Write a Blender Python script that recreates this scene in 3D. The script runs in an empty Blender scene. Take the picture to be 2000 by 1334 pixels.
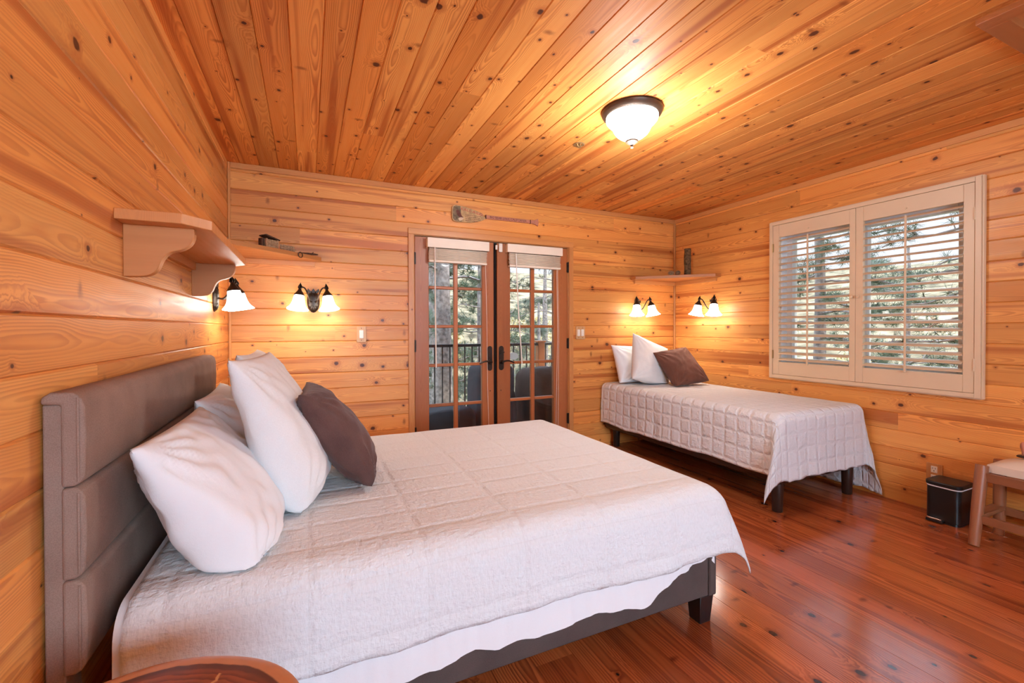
import bpy, bmesh, math, random
from mathutils import Vector, Matrix, Euler, noise as mnoise
PI = math.pi
R = math.radians
random.seed(7)
SC = bpy.context.scene
COL = SC.collection
ORG = {}

# ------------------------------------------------------------------ materials
def new_mat(name):
    m = bpy.data.materials.new(name); m.use_nodes = True
    nt = m.node_tree; nt.nodes.clear()
    return m, nt

class NT:
    """small node-tree writer"""
    def __init__(s, nt): s.nt = nt
    def n(s, t, **kw):
        x = s.nt.nodes.new(t)
        for k, v in kw.items(): setattr(x, k, v)
        return x
    def l(s, a, b): s.nt.links.new(a, b)
    def put(s, sock, v):
        if hasattr(v, 'is_output'): s.l(v, sock)
        else:
            sock.default_value = v
    def m(s, op, a, b=0.0, c=0.0, clamp=False):
        x = s.n('ShaderNodeMath', operation=op, use_clamp=clamp)
        s.put(x.inputs[0], a); s.put(x.inputs[1], b); s.put(x.inputs[2], c)
        return x.outputs[0]
    def sstep(s, v, a, b, lo=0.0, hi=1.0):
        x = s.n('ShaderNodeMapRange', interpolation_type='SMOOTHSTEP')
        s.put(x.inputs[0], v); s.put(x.inputs[1], a); s.put(x.inputs[2], b)
        s.put(x.inputs[3], lo); s.put(x.inputs[4], hi)
        return x.outputs[0]
    def lin(s, v, a, b, lo=0.0, hi=1.0):
        x = s.n('ShaderNodeMapRange')
        s.put(x.inputs[0], v); s.put(x.inputs[1], a); s.put(x.inputs[2], b)
        s.put(x.inputs[3], lo); s.put(x.inputs[4], hi)
        return x.outputs[0]
    def mix(s, f, a, b, mode='MIX'):
        x = s.n('ShaderNodeMix', data_type='RGBA', blend_type=mode)
        s.put(x.inputs[0], f)
        for sk, v in ((x.inputs[6], a), (x.inputs[7], b)):
            if isinstance(v, tuple): v = (*v[:3], 1.0)
            s.put(sk, v)
        return x.outputs[2]
    def vec(s, x, y, z=0.0):
        c = s.n('ShaderNodeCombineXYZ')
        s.put(c.inputs[0], x); s.put(c.inputs[1], y); s.put(c.inputs[2], z)
        return c.outputs[0]
    def noise(s, v, scale, detail=2.0, rough=0.5, dims='3D'):
        x = s.n('ShaderNodeTexNoise', noise_dimensions=dims)
        s.put(x.inputs['Vector'], v); s.put(x.inputs['Scale'], scale)
        s.put(x.inputs['Detail'], detail); s.put(x.inputs['Roughness'], rough)
        return x.outputs[0]
    def bsdf(s, color, rough=0.5, spec=0.5, metal=0.0, normal=None, **kw):
        p = s.n('ShaderNodeBsdfPrincipled'); o = s.n('ShaderNodeOutputMaterial')
        if isinstance(color, tuple): color = (*color[:3], 1.0)
        s.put(p.inputs['Base Color'], color); s.put(p.inputs['Roughness'], rough)
        s.put(p.inputs['Specular IOR Level'], spec); s.put(p.inputs['Metallic'], metal)
        if normal is not None: s.l(normal, p.inputs['Normal'])
        for k, v in kw.items(): s.put(p.inputs[k.replace('_', ' ')], v)
        s.l(p.outputs[0], o.inputs[0])
        return p
    def bump(s, h, strength=0.3, dist=0.01):
        b = s.n('ShaderNodeBump')
        b.inputs['Strength'].default_value = strength; b.inputs['Distance'].default_value = dist
        s.l(h, b.inputs['Height'])
        return b.outputs[0]

def wood_mat(name, light, mid, dark, knot, ring=0.0055, knot_p=0.5, knot_r=0.015, rough=0.3, streak=0.5, ring_amt=0.6,
             cell=0.17, spec=0.5, hue_var=0.5, coat=0.0):
    """board with growth rings, knots and heartwood streaks; reads UVMap (u along the grain, metres) and the per-board attribute prand"""
    m, nt = new_mat(name); N = NT(nt)
    uv = N.n('ShaderNodeUVMap', uv_map='UVMap').outputs[0]
    at = N.n('ShaderNodeAttribute', attribute_name='prand')
    sp = N.n('ShaderNodeSeparateXYZ'); N.l(uv, sp.inputs[0])
    sr = N.n('ShaderNodeSeparateColor'); N.l(at.outputs['Color'], sr.inputs[0])
    r1, r2, r3 = sr.outputs[0], sr.outputs[1], sr.outputs[2]
    U = N.m('ADD', sp.outputs[0], N.m('MULTIPLY', r1, 53.0))
    V = sp.outputs[1]
    # knots
    kv = N.vec(N.m('DIVIDE', N.m('MULTIPLY', U, 0.8), cell), N.m('ADD', N.m('DIVIDE', V, cell), N.m('MULTIPLY', r2, 71.0)))
    wob = N.noise(N.vec(N.m('MULTIPLY', U, 60.0), N.m('MULTIPLY', V, 60.0), r1), 1.0, 1.0)
    vo = N.n('ShaderNodeTexVoronoi', voronoi_dimensions='2D', feature='F1')
    N.l(kv, vo.inputs['Vector']); vo.inputs['Scale'].default_value = 1.0
    d = N.m('MULTIPLY', vo.outputs['Distance'], cell)
    d = N.m('MULTIPLY', d, N.lin(wob, 0.2, 0.8, 0.8, 1.25))
    sc = N.n('ShaderNodeSeparateColor'); N.l(vo.outputs['Color'], sc.inputs[0])
    rk = N.lin(sc.outputs[0], 1.0 - knot_p, 1.0, 0.0, knot_r)
    rk = N.m('MULTIPLY', rk, N.lin(sc.outputs[1], 0.0, 1.0, 0.45, 1.1))
    rks = N.m('MAXIMUM', rk, 0.0004)
    has = N.m('GREATER_THAN', rk, 0.0012)
    kn = N.m('DIVIDE', d, rks)
    core = N.m('MULTIPLY', N.sstep(kn, 0.62, 1.05, 1.0, 0.0), has)
    rim = N.m('MULTIPLY', N.sstep(kn, 1.0, 2.6, 1.0, 0.0), has)
    bulge = N.m('MULTIPLY', N.m('EXPONENT', N.m('MULTIPLY', N.m('MULTIPLY', kn, kn), -0.11)), has)
    # spike knots: dark bars lying across the board
    kv2 = N.vec(N.m('MULTIPLY', U, 8.0), N.m('ADD', N.m('MULTIPLY', V, 4.2), N.m('MULTIPLY', r3, 33.0)), r1)
    vo2 = N.n('ShaderNodeTexVoronoi', voronoi_dimensions='2D', feature='F1'); N.l(kv2, vo2.inputs['Vector']); vo2.inputs['Scale'].default_value = 1.0
    sc2 = N.n('ShaderNodeSeparateColor'); N.l(vo2.outputs['Color'], sc2.inputs[0])
    spk = N.m('MULTIPLY', N.sstep(N.m('MULTIPLY', vo2.outputs['Distance'], N.lin(wob, 0.2, 0.8, 0.75, 1.35)), 0.01, 0.17, 1.0, 0.0), N.m('GREATER_THAN', sc2.outputs[0], 1.0 - knot_p * 0.13))
    # rings: the board as a cut through a wavy log
    slow = N.noise(N.vec(N.m('MULTIPLY', U, 1.6), N.m('MULTIPLY', r2, 40.0), r3), 1.0, 1.5)
    off = N.m('ADD', N.m('MULTIPLY', N.m('SUBTRACT', r3, 0.5), 0.11), N.m('MULTIPLY', N.m('SUBTRACT', slow, 0.5), 0.05))
    t = N.m('SUBTRACT', V, off)
    dep = N.m('ADD', N.m('MULTIPLY', slow, 0.075), N.m('MULTIPLY', bulge, N.m('MULTIPLY', rks, 1.6)))
    rr = N.m('SQRT', N.m('ADD', N.m('MULTIPLY', t, t), N.m('MULTIPLY', dep, dep)))
    fine = N.noise(N.vec(N.m('MULTIPLY', U, 3.0), N.m('MULTIPLY', V, 45.0), N.m('MULTIPLY', r1, 9.0)), 1.0, 3.0)
    ph = N.m('ADD', N.m('DIVIDE', rr, ring), N.m('MULTIPLY', fine, 0.9))
    fr = N.m('FRACT', ph)
    late = N.m('MULTIPLY', N.sstep(fr, 0.15, 0.85), N.sstep(fr, 0.9, 1.0, 1.0, 0.0))
    late = N.m('MULTIPLY', late, N.lin(N.noise(N.vec(N.m('MULTIPLY', U, 1.1), N.m('MULTIPLY', V, 9.0), r1), 1.0, 2.0), 0.35, 0.65, 0.35, 1.1))
    st = N.noise(N.vec(N.m('MULTIPLY', U, 0.55), N.m('MULTIPLY', V, 16.0), N.m('MULTIPLY', r2, 31.0)), 1.0, 2.0)
    stm = N.m('MULTIPLY', N.sstep(st, 0.53, 0.68), streak)
    base = N.mix(N.m('MULTIPLY', r2, hue_var), light, mid)
    base = N.mix(N.sstep(fine, 0.3, 0.75, 0.0, 0.3), base, mid)
    base = N.mix(stm, base, dark)
    base = N.mix(N.m('MULTIPLY', late, ring_amt), base, dark)
    base = N.mix(N.m('MULTIPLY', rim, 0.5), base, dark)
    base = N.mix(N.m('MULTIPLY', spk, 0.7), base, tuple(0.55 * q for q in dark))
    base = N.mix(core, base, knot)
    hsv = N.n('ShaderNodeHueSaturation')
    N.put(hsv.inputs['Value'], N.lin(r3, 0.0, 1.0, 0.80, 1.13)); N.l(base, hsv.inputs['Color'])
    bmp = N.bump(fine, 0.12, 0.002)
    N.bsdf(hsv.outputs[0], N.lin(fine, 0.2, 0.8, rough * 0.85, rough * 1.2), spec, normal=bmp, Coat_Weight=coat, Coat_Roughness=0.12)
    return m

def plain_mat(name, color, rough=0.5, spec=0.5, metal=0.0, vary=0.06, scale=6.0, bump=0.0, bscale=80.0):
    m, nt = new_mat(name); N = NT(nt)
    co = N.n('ShaderNodeTexCoord').outputs['Object']
    nz = N.noise(co, scale, 3.0)
    c = N.mix(N.lin(nz, 0.3, 0.7, 0.0, 1.0), tuple(x * (1 - vary) for x in color), tuple(min(1, x * (1 + vary)) for x in color))
    nm = N.bump(N.noise(co, bscale, 3.0), bump, 0.004) if bump else None
    N.bsdf(c, rough, spec, metal, nm)
    return m

def fabric_mat(name, color, dark, weave=900.0, rough=0.9, bump=0.3, mott=0.5, sheen=0.0, crumple=0.0):
    m, nt = new_mat(name); N = NT(nt)
    co = N.n('ShaderNodeTexCoord').outputs['Object']
    a = N.noise(co, weave, 2.0); b = N.noise(co, 9.0, 4.0)
    f = N.m('ADD', N.m('MULTIPLY', N.lin(a, 0.35, 0.65), 0.55), N.m('MULTIPLY', N.lin(b, 0.35, 0.65), 0.45))
    c = N.mix(N.m('MULTIPLY', f, mott), color, dark)
    h = a
    if crumple: h = N.m('ADD', N.m('MULTIPLY', a, 0.15), N.m('MULTIPLY', N.noise(co, 14.0, 4.0, 0.6), crumple))
    N.bsdf(c, rough, 0.2, 0.0, N.bump(h, bump, 0.01 if crumple else 0.0015), Sheen_Weight=sheen)
    return m

def quilt_mat(name, color, shade, cu, cv, line_h=1.0, slub=0.35):
    """stitched coverlet: UV in metres; stitch lines every cu / cv, crinkled between them"""
    m, nt = new_mat(name); N = NT(nt)
    uv = N.n('ShaderNodeUVMap', uv_map='UVMap').outputs[0]
    sp = N.n('ShaderNodeSeparateXYZ'); N.l(uv, sp.inputs[0])
    u, v = sp.outputs[0], sp.outputs[1]
    def dl(x, c):
        f = N.m('FRACT', N.m('DIVIDE', x, c))
        return N.m('MULTIPLY', N.m('MINIMUM', f, N.m('SUBTRACT', 1.0, f)), c)
    du = dl(u, cu); dv = dl(v, cv)
    dmin = N.m('MINIMUM', du, dv)
    puff = N.sstep(dmin, 0.0, 0.022)
    crk = N.noise(N.vec(N.m('MULTIPLY', u, 28.0), N.m('MULTIPLY', v, 60.0)), 1.0, 3.0, 0.6)
    crk2 = N.noise(N.vec(N.m('MULTIPLY', u, 60.0), N.m('MULTIPLY', v, 26.0), 4.0), 1.0, 3.0, 0.6)
    thr = N.noise(N.vec(N.m('MULTIPLY', u, 240.0), N.m('MULTIPLY', v, 60.0)), 1.0, 2.0)
    h = N.m('ADD', N.m('MULTIPLY', puff, line_h), N.m('MULTIPLY', N.m('ADD', crk, crk2), 0.7))
    f = N.m('MULTIPLY', N.lin(thr, 0.4, 0.7), slub)
    f = N.m('ADD', f, N.sstep(dmin, 0.0, 0.003, 0.35, 0.0), clamp=True)
    N.bsdf(N.mix(f, color, shade), 0.9, 0.15, 0.0, N.bump(h, 1.0, 0.009))
    return m

def emit_mat(name, color, strength, edge=None):
    m, nt = new_mat(name); N = NT(nt)
    e = N.n('ShaderNodeEmission'); o = N.n('ShaderNodeOutputMaterial')
    e.inputs[0].default_value = (*color, 1); e.inputs[1].default_value = strength
    d = N.n('ShaderNodeBsdfPrincipled'); d.inputs['Base Color'].default_value = (0.9, 0.85, 0.75, 1); d.inputs['Roughness'].default_value = 0.25
    a = N.n('ShaderNodeAddShader'); N.l(e.outputs[0], a.inputs[0]); N.l(d.outputs[0], a.inputs[1]); N.l(a.outputs[0], o.inputs[0])
    return m

def glass_mat(name, tint=(1, 1, 1)):
    m, nt = new_mat(name); N = NT(nt)
    t = N.n('ShaderNodeBsdfTransparent'); t.inputs[0].default_value = (*tint, 1)
    g = N.n('ShaderNodeBsdfGlossy'); g.inputs['Roughness'].default_value = 0.02
    fr = N.n('ShaderNodeFresnel'); fr.inputs[0].default_value = 1.45
    x = N.n('ShaderNodeMixShader'); o = N.n('ShaderNodeOutputMaterial')
    N.l(fr.outputs[0], x.inputs[0]); N.l(t.outputs[0], x.inputs[1]); N.l(g.outputs[0], x.inputs[2]); N.l(x.outputs[0], o.inputs[0])
    return m

M = {}
PL, PM, PD, PK = (0.85, 0.405, 0.108), (0.74, 0.25, 0.046), (0.43, 0.10, 0.018), (0.115, 0.030, 0.010)
M['pine_wall'] = wood_mat('pine wall boards', PL, PM, PD, PK, rough=0.4, knot_p=0.55, knot_r=0.019, ring_amt=0.5, streak=0.75, cell=0.15)
M['pine_ceiling'] = wood_mat('pine ceiling boards', PL, PM, PD, PK, rough=0.55, knot_p=0.62, knot_r=0.019, ring_amt=0.6, streak=0.8, hue_var=0.8, cell=0.14, spec=0.18)
M['pine_trim'] = wood_mat('clear pine trim', (0.68, 0.32, 0.105), (0.57, 0.23, 0.07), PD, PK, rough=0.36, knot_p=0.06, ring_amt=0.22, streak=0.2, ring=0.004)
M['fir_shelf'] = wood_mat('fir shelf boards', (0.58, 0.235, 0.07), (0.51, 0.185, 0.05), (0.34, 0.10, 0.026), PK, rough=0.42, knot_p=0.03, ring_amt=0.25, streak=0.15, ring=0.0045)
M['door_wood'] = wood_mat('red stained door wood', (0.46, 0.155, 0.047), (0.40, 0.12, 0.036), (0.25, 0.06, 0.02), PK, rough=0.35, knot_p=0.0, ring_amt=0.3, streak=0.25, ring=0.0035)
M['floor'] = wood_mat('red brown floor boards', (0.54, 0.14, 0.038), (0.42, 0.092, 0.026), (0.165, 0.030, 0.012), (0.045, 0.011, 0.007), rough=0.17, knot_p=0.6, knot_r=0.024, ring_amt=0.75, streak=0.6, ring=0.009, cell=0.24, spec=0.6, hue_var=0.9)
M['bench_wood'] = wood_mat('brown bench wood', (0.36, 0.135, 0.058), (0.30, 0.105, 0.042), (0.18, 0.055, 0.024), PK, rough=0.4, knot_p=0.0, ring_amt=0.3, streak=0.2, ring=0.004)
M['white_paint'] = plain_mat('warm white shutter paint', (0.72, 0.55, 0.36), 0.4, 0.4, vary=0.02)
M['white_vinyl'] = plain_mat('white window vinyl', (0.82, 0.84, 0.86), 0.35, 0.5, vary=0.02)
M['blind'] = plain_mat('ivory blind slats', (0.88, 0.77, 0.62), 0.45, 0.4, vary=0.04)
M['ivory'] = plain_mat('ivory plastic', (0.84, 0.78, 0.68), 0.35, 0.5, vary=0.01)
M['plate_wood'] = wood_mat('maple switch plate', (0.72, 0.42, 0.2), (0.66, 0.36, 0.15), (0.5, 0.22, 0.08), PK, rough=0.4, knot_p=0.0, ring_amt=0.12, streak=0.0)
M['bronze'] = plain_mat('dark oiled bronze', (0.035, 0.022, 0.016), 0.38, 0.6, 0.6, vary=0.25, scale=25, bump=0.15, bscale=120)
M['brown_metal'] = plain_mat('brown lamp metal', (0.075, 0.042, 0.025), 0.42, 0.6, 0.35, vary=0.2, scale=15)
M['brass'] = plain_mat('dull brass', (0.42, 0.28, 0.12), 0.35, 0.6, 0.7)
M['black'] = plain_mat('black plastic', (0.012, 0.011, 0.012), 0.35, 0.5, vary=0.1)
M['chrome'] = plain_mat('brushed steel', (0.7, 0.68, 0.66), 0.25, 0.6, 1.0)
M['espresso'] = plain_mat('dark espresso wood', (0.028, 0.013, 0.009), 0.4, 0.5, vary=0.2, scale=18)
M['taupe'] = fabric_mat('taupe upholstery linen', (0.33, 0.225, 0.178), (0.20, 0.13, 0.10), 420.0, 0.9, 0.35, 0.8)
M['rail_fabric'] = fabric_mat('dark grey brown rail linen', (0.105, 0.078, 0.070), (0.060, 0.045, 0.042), 420.0, 0.9, 0.35, 0.8)
M['quilt'] = quilt_mat('white slubbed coverlet', (0.735, 0.775, 0.795), (0.62, 0.64, 0.645), 0.32, 0.16, 0.4, 0.4)
M['quilt_small'] = quilt_mat('white square stitched quilt', (0.755, 0.785, 0.81), (0.61, 0.63, 0.645), 0.105, 0.105, 0.6, 0.12)
M['sheet'] = fabric_mat('white cotton sheet', (0.80, 0.82, 0.84), (0.72, 0.735, 0.75), 600.0, 0.85, 0.25, 0.25, crumple=0.9)
M['sham'] = fabric_mat('white textured sham cotton', (0.77, 0.785, 0.79), (0.64, 0.645, 0.64), 260.0, 0.9, 0.4, 0.35, crumple=0.6)
M['velvet'] = fabric_mat('plum brown velvet', (0.135, 0.068, 0.058), (0.065, 0.031, 0.027), 500.0, 0.8, 0.35, 0.8, sheen=0.12, crumple=0.8)
M['velvet_warm'] = fabric_mat('chestnut brown velvet', (0.175, 0.070, 0.045), (0.095, 0.035, 0.022), 500.0, 0.8, 0.35, 0.8, sheen=0.1, crumple=0.8)
M['cream'] = fabric_mat('cream seat fabric', (0.72, 0.58, 0.45), (0.62, 0.47, 0.35), 500.0, 0.9, 0.3, 0.4)
M['shade'] = emit_mat('lit frosted lamp glass', (0.97, 0.94, 0.85), 11.0)
M['bowl'] = emit_mat('lit frosted ceiling bowl', (0.97, 0.95, 0.88), 11.0)
M['glass'] = glass_mat('clear pane glass')
M['bark'] = plain_mat('grey pine bark', (0.27, 0.23, 0.21), 0.9, 0.2, vary=0.5, scale=14, bump=1.0, bscale=22)
M['bark_log'] = plain_mat('mossy log bark', (0.13, 0.075, 0.035), 0.9, 0.2, vary=0.7, scale=40, bump=1.0, bscale=60)
M['twig'] = plain_mat('dark twig wood', (0.085, 0.042, 0.025), 0.8, 0.2, vary=0.4, scale=60)
M['needle'] = plain_mat('pine needle green', (0.10, 0.135, 0.08), 0.7, 0.3, vary=0.4, scale=1.5)
M['needle_grey'] = plain_mat('grey green needles', (0.17, 0.205, 0.15), 0.7, 0.3, vary=0.35, scale=1.5)
M['leaf'] = plain_mat('dry yellow leaves', (0.52, 0.40, 0.16), 0.8, 0.2, vary=0.35, scale=1.2)
M['hill'] = plain_mat('dry grass hillside', (0.32, 0.245, 0.145), 0.95, 0.1, vary=0.75, scale=0.9)
M['rail_metal'] = plain_mat('dark railing metal', (0.035, 0.034, 0.036), 0.5, 0.4, vary=0.1)
M['deck'] = wood_mat('weathered deck boards', (0.20, 0.14, 0.10), (0.16, 0.10, 0.07), (0.09, 0.055, 0.04), PK, rough=0.7, knot_p=0.1, ring_amt=0.3)
M['cover_slate'] = fabric_mat('slate furniture cover', (0.07, 0.075, 0.09), (0.045, 0.048, 0.06), 200, 0.8, 0.2, 0.6)
M['cover_brown'] = fabric_mat('brown furniture cover', (0.10, 0.065, 0.055), (0.06, 0.038, 0.034), 200, 0.8, 0.2, 0.6)
M['eave'] = plain_mat('dark eave paint', (0.10, 0.12, 0.15), 0.7, 0.3)
M['dark_gap'] = plain_mat('black weather strip', (0.012, 0.008, 0.007), 0.8, 0.2)
M['red_ink'] = plain_mat('faded red paint', (0.50, 0.075, 0.06), 0.6, 0.3, vary=0.15, scale=60)
M['brown_ink'] = plain_mat('dark brown paint', (0.14, 0.045, 0.03), 0.6, 0.3, vary=0.2, scale=60)
M['tan_paint'] = plain_mat('aged tan paint', (0.52, 0.33, 0.15), 0.55, 0.3, vary=0.25, scale=30)
M['pink_wood'] = plain_mat('faded rose paint', (0.52, 0.21, 0.13), 0.55, 0.3, vary=0.12, scale=40)
M['moss_paint'] = plain_mat('aged grey green paint', (0.20, 0.15, 0.085), 0.6, 0.3, vary=0.5, scale=55)
M['cream_paint'] = plain_mat('cream paint', (0.70, 0.52, 0.34), 0.55, 0.3)
M['mini_log'] = plain_mat('pale whittled wood', (0.36, 0.23, 0.13), 0.8, 0.2, vary=0.35, scale=90)

def slab_mat():
    m, nt = new_mat('live edge cedar slab'); N = NT(nt)
    uv = N.n('ShaderNodeUVMap', uv_map='UVMap').outputs[0]
    sp = N.n('ShaderNodeSeparateXYZ'); N.l(uv, sp.inputs[0])
    d, a = sp.outputs[0], sp.outputs[1]
    co = N.n('ShaderNodeTexCoord').outputs['Object']
    nz = N.noise(co, 9.0, 3.0); nf = N.noise(co, 30.0, 3.0)
    dd = N.m('ADD', d, N.m('MULTIPLY', N.m('SUBTRACT', nz, 0.5), 0.05))
    ring = N.m('FRACT', N.m('ADD', N.m('MULTIPLY', dd, 70.0), N.m('MULTIPLY', nf, 0.8)))
    heart = N.mix(N.sstep(ring, 0.2, 0.95), (0.30, 0.072, 0.024), (0.16, 0.032, 0.013))
    heart = N.mix(N.sstep(nz, 0.5, 0.72, 0.0, 0.6), heart, (0.42, 0.13, 0.045))
    edge = N.m('ADD', d, N.m('MULTIPLY', N.m('SUBTRACT', nf, 0.5), 0.008))
    heart = N.mix(N.sstep(edge, 0.034, 0.05, 1.0, 0.0), heart, (0.12, 0.036, 0.022))
    sap = N.mix(nf, (0.56, 0.25, 0.11), (0.50, 0.19, 0.075))
    c = N.mix(N.sstep(edge, 0.026, 0.030), sap, heart)
    # pale drying cracks running in from the edge
    for k, (a0, d0, d1) in enumerate(((0.345, 0.045, 0.13), (0.15, 0.05, 0.16))):
        aw = N.m('ADD', a, N.m('MULTIPLY', N.m('SUBTRACT', nf, 0.5), 0.035))
        cr = N.sstep(N.m('ABSOLUTE', N.m('SUBTRACT', aw, a0)), 0.0015, 0.004, 1.0, 0.0)
        cr = N.m('MULTIPLY', cr, N.m('MULTIPLY', N.m('GREATER_THAN', d, d0), N.m('LESS_THAN', d, d1)))
        c = N.mix(N.m('MULTIPLY', cr, 0.8), c, (0.60, 0.30, 0.10))
    N.bsdf(c, 0.28, 0.5, 0.0, N.bump(nf, 0.1, 0.003))
    return m
M['slab'] = slab_mat()

# ------------------------------------------------------------------ mesh helpers
class MB:
    def __init__(s): s.v = []; s.f = []; s.uv = []; s.r = []
    def face(s, pts, uv=None, r=None):
        i = len(s.v); s.v += [tuple(p) for p in pts]
        s.f.append(tuple(range(i, i + len(pts))))
        s.uv.append(uv or [(0, 0)] * len(pts)); s.r.append(r or s.rnd)
        return s
    rnd = (0.5, 0.5, 0.5)
    def new_rnd(s): s.rnd = (random.random(), random.random(), random.random()); return s
    def add(s, verts, faces, uvs=None):
        i = len(s.v); s.v += [tuple(p) for p in verts]
        for k, f in enumerate(faces):
            s.f.append(tuple(a + i for a in f))
            s.uv.append(uvs[k] if uvs else [(0, 0)] * len(f)); s.r.append(s.rnd)
        return s
    def box(s, x0, y0, z0, x1, y1, z1, mat=None):
        s.new_rnd()
        a = (min(x0, x1), min(y0, y1), min(z0, z1)); b = (max(x0, x1), max(y0, y1), max(z0, z1))
        sz = [b[i] - a[i] for i in range(3)]; L = sz.index(max(sz))
        P = [(x, y, z) for x in (a[0], b[0]) for y in (a[1], b[1]) for z in (a[2], b[2])]
        F = [(0, 1, 3, 2), (4, 6, 7, 5), (0, 4, 5, 1), (2, 3, 7, 6), (0, 2, 6, 4), (1, 5, 7, 3)]
        uvs = []
        ce = [(a[i] + b[i]) / 2 for i in range(3)]
        for k, f in enumerate(F):
            ax = k // 2; o = [i for i in range(3) if i != ax]
            if L in o: u = L; w = o[0] if o[1] == L else o[1]
            else: u, w = o
            uvs.append([(P[j][u] - ce[u], P[j][w] - ce[w]) for j in f])
        if mat is not None: P = [mat @ Vector(p) for p in P]
        return s.add(P, F, uvs)
    def lathe(s, prof, n=32, mat=None, close=False):
        V = []; F = []; U = []
        for k in range(n):
            a = 2 * PI * k / n
            for (r, z) in prof: V.append((r * math.cos(a), r * math.sin(a), z))
        m = len(prof)
        for k in range(n):
            k2 = (k + 1) % n
            for j in range(m - 1):
                f = (k * m + j, k2 * m + j, k2 * m + j + 1, k * m + j + 1)
                F.append(f); U.append([(prof[j][1], k / n), (prof[j][1], (k + 1) / n), (prof[j + 1][1], (k + 1) / n), (prof[j + 1][1], k / n)])
        if mat is not None: V = [mat @ Vector(p) for p in V]
        return s.add(V, F, U)
    def tube(s, pts, rad, n=8, cap=True):
        pts = [Vector(p) for p in pts]
        if not isinstance(rad, (list, tuple)): rad = [rad] * len(pts)
        V = []; F = []; U = []; up = None; L = 0
        for i, p in enumerate(pts):
            t = (pts[min(i + 1, len(pts) - 1)] - pts[max(i - 1, 0)])
            if t.length < 1e-9: t = Vector((0, 0, 1))
            t.normalize()
            if up is None:
                up = Vector((0, 0, 1)) if abs(t.z) < 0.9 else Vector((1, 0, 0))
            a = t.cross(up)
            if a.length < 1e-6: a = t.cross(Vector((0, 1, 0)))
            a.normalize(); b = a.cross(t).normalized(); up = b
            for k in range(n):
                an = 2 * PI * k / n
                V.append(p + a * (math.cos(an) * rad[i]) + b * (math.sin(an) * rad[i]))
        ls = [0]
        for i in range(1, len(pts)): ls.append(ls[-1] + (pts[i] - pts[i - 1]).length)
        for i in range(len(pts) - 1):
            for k in range(n):
                k2 = (k + 1) % n
                F.append((i * n + k, i * n + k2, (i + 1) * n + k2, (i + 1) * n + k))
                w0 = k / n * 2 * PI * rad[i]; w1 = (k + 1) / n * 2 * PI * rad[i]
                U.append([(ls[i], w0), (ls[i], w1), (ls[i + 1], w1), (ls[i + 1], w0)])
        if cap:
            F.append(tuple(range(n))[::-1]); U.append([(0, 0)] * n)
            F.append(tuple(range((len(pts) - 1) * n, len(pts) * n))); U.append([(0, 0)] * n)
        return s.add(V, F, U)
    def prism(s, poly, h0, h1, fn):
        """poly in 2-D, extruded from h0 to h1; fn(a, b, h) gives the 3-D point"""
        s.new_rnd(); n = len(poly)
        V = [fn(a, b, h0) for a, b in poly] + [fn(a, b, h1) for a, b in poly]
        F = [tuple(range(n)), tuple(range(n, 2 * n))[::-1]]; U = [list(poly), list(poly)[::-1]]
        for i in range(n):
            j = (i + 1) % n
            F.append((i, i + n, j + n, j)); d = math.hypot(poly[j][0] - poly[i][0], poly[j][1] - poly[i][1])
            U.append([(0, h0), (0, h1), (d, h1), (d, h0)])
        return s.add(V, F, U)
    def sphere(s, c, r, nu=12, nv=8, sc=(1, 1, 1)):
        prof = [(max(1e-4, math.sin(PI * j / nv)) * r, -math.cos(PI * j / nv) * r) for j in range(nv + 1)]
        return s.lathe(prof, nu, Matrix.Translation(c) @ Matrix.Diagonal((*sc, 1)))
    def grid(s, nu, nv, fn, uvfn=None):
        V = [fn(i / nu, j / nv) for i in range(nu + 1) for j in range(nv + 1)]
        F = []; U = []
        for i in range(nu):
            for j in range(nv):
                q = (i * (nv + 1) + j, (i + 1) * (nv + 1) + j, (i + 1) * (nv + 1) + j + 1, i * (nv + 1) + j + 1)
                F.append(q)
                U.append([uvfn(a, b) if uvfn else (a, b) for a, b in ((i / nu, j / nv), ((i + 1) / nu, j / nv), ((i + 1) / nu, (j + 1) / nv), (i / nu, (j + 1) / nv))])
        return s.add(V, F, U)
    def build(s, name, mat, parent=None, smooth=False, bevel=0.0, merge=False, seg=2, subsurf=0, solid=0.0, angle=35):
        me = bpy.data.meshes.new(name)
        base = Vector((0, 0, 0))
        root = parent
        if parent is not None:
            while root.parent is not None: root = root.parent
            base = ORG.get(root.name, Vector((0, 0, 0)))
        else:
            xs = [p[0] for p in s.v]; ys = [p[1] for p in s.v]; zs = [p[2] for p in s.v]
            base = Vector(((min(xs) + max(xs)) / 2, (min(ys) + max(ys)) / 2, min(zs)))
        me.from_pydata([tuple(Vector(p) - base) for p in s.v], [], s.f)
        me.uv_layers.new(name='UVMap'); me.color_attributes.new('prand', 'FLOAT_COLOR', 'CORNER')
        flat = []; cols = []
        for uv, r in zip(s.uv, s.r):
            for q in uv: flat += [q[0], q[1]]; cols += [r[0], r[1], r[2], 1.0]
        me.uv_layers['UVMap'].data.foreach_set('uv', flat); me.color_attributes['prand'].data.foreach_set('color', cols)
        me.materials.append(M[mat] if isinstance(mat, str) else mat)
        bm = bmesh.new(); bm.from_mesh(me)
        if merge: bmesh.ops.remove_doubles(bm, verts=bm.verts, dist=1e-5)
        bmesh.ops.recalc_face_normals(bm, faces=bm.faces)
        bm.to_mesh(me); bm.free()
        o = bpy.data.objects.new(name, me); COL.objects.link(o)
        if parent is not None: o.parent = parent
        else: o.location = base; ORG[o.name] = base
        if bevel:
            b = o.modifiers.new('bevel', 'BEVEL'); b.width = bevel; b.segments = seg; b.limit_method = 'ANGLE'; b.angle_limit = R(40)
        if solid:
            d = o.modifiers.new('solid', 'SOLIDIFY'); d.thickness = solid; d.offset = -1
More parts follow.
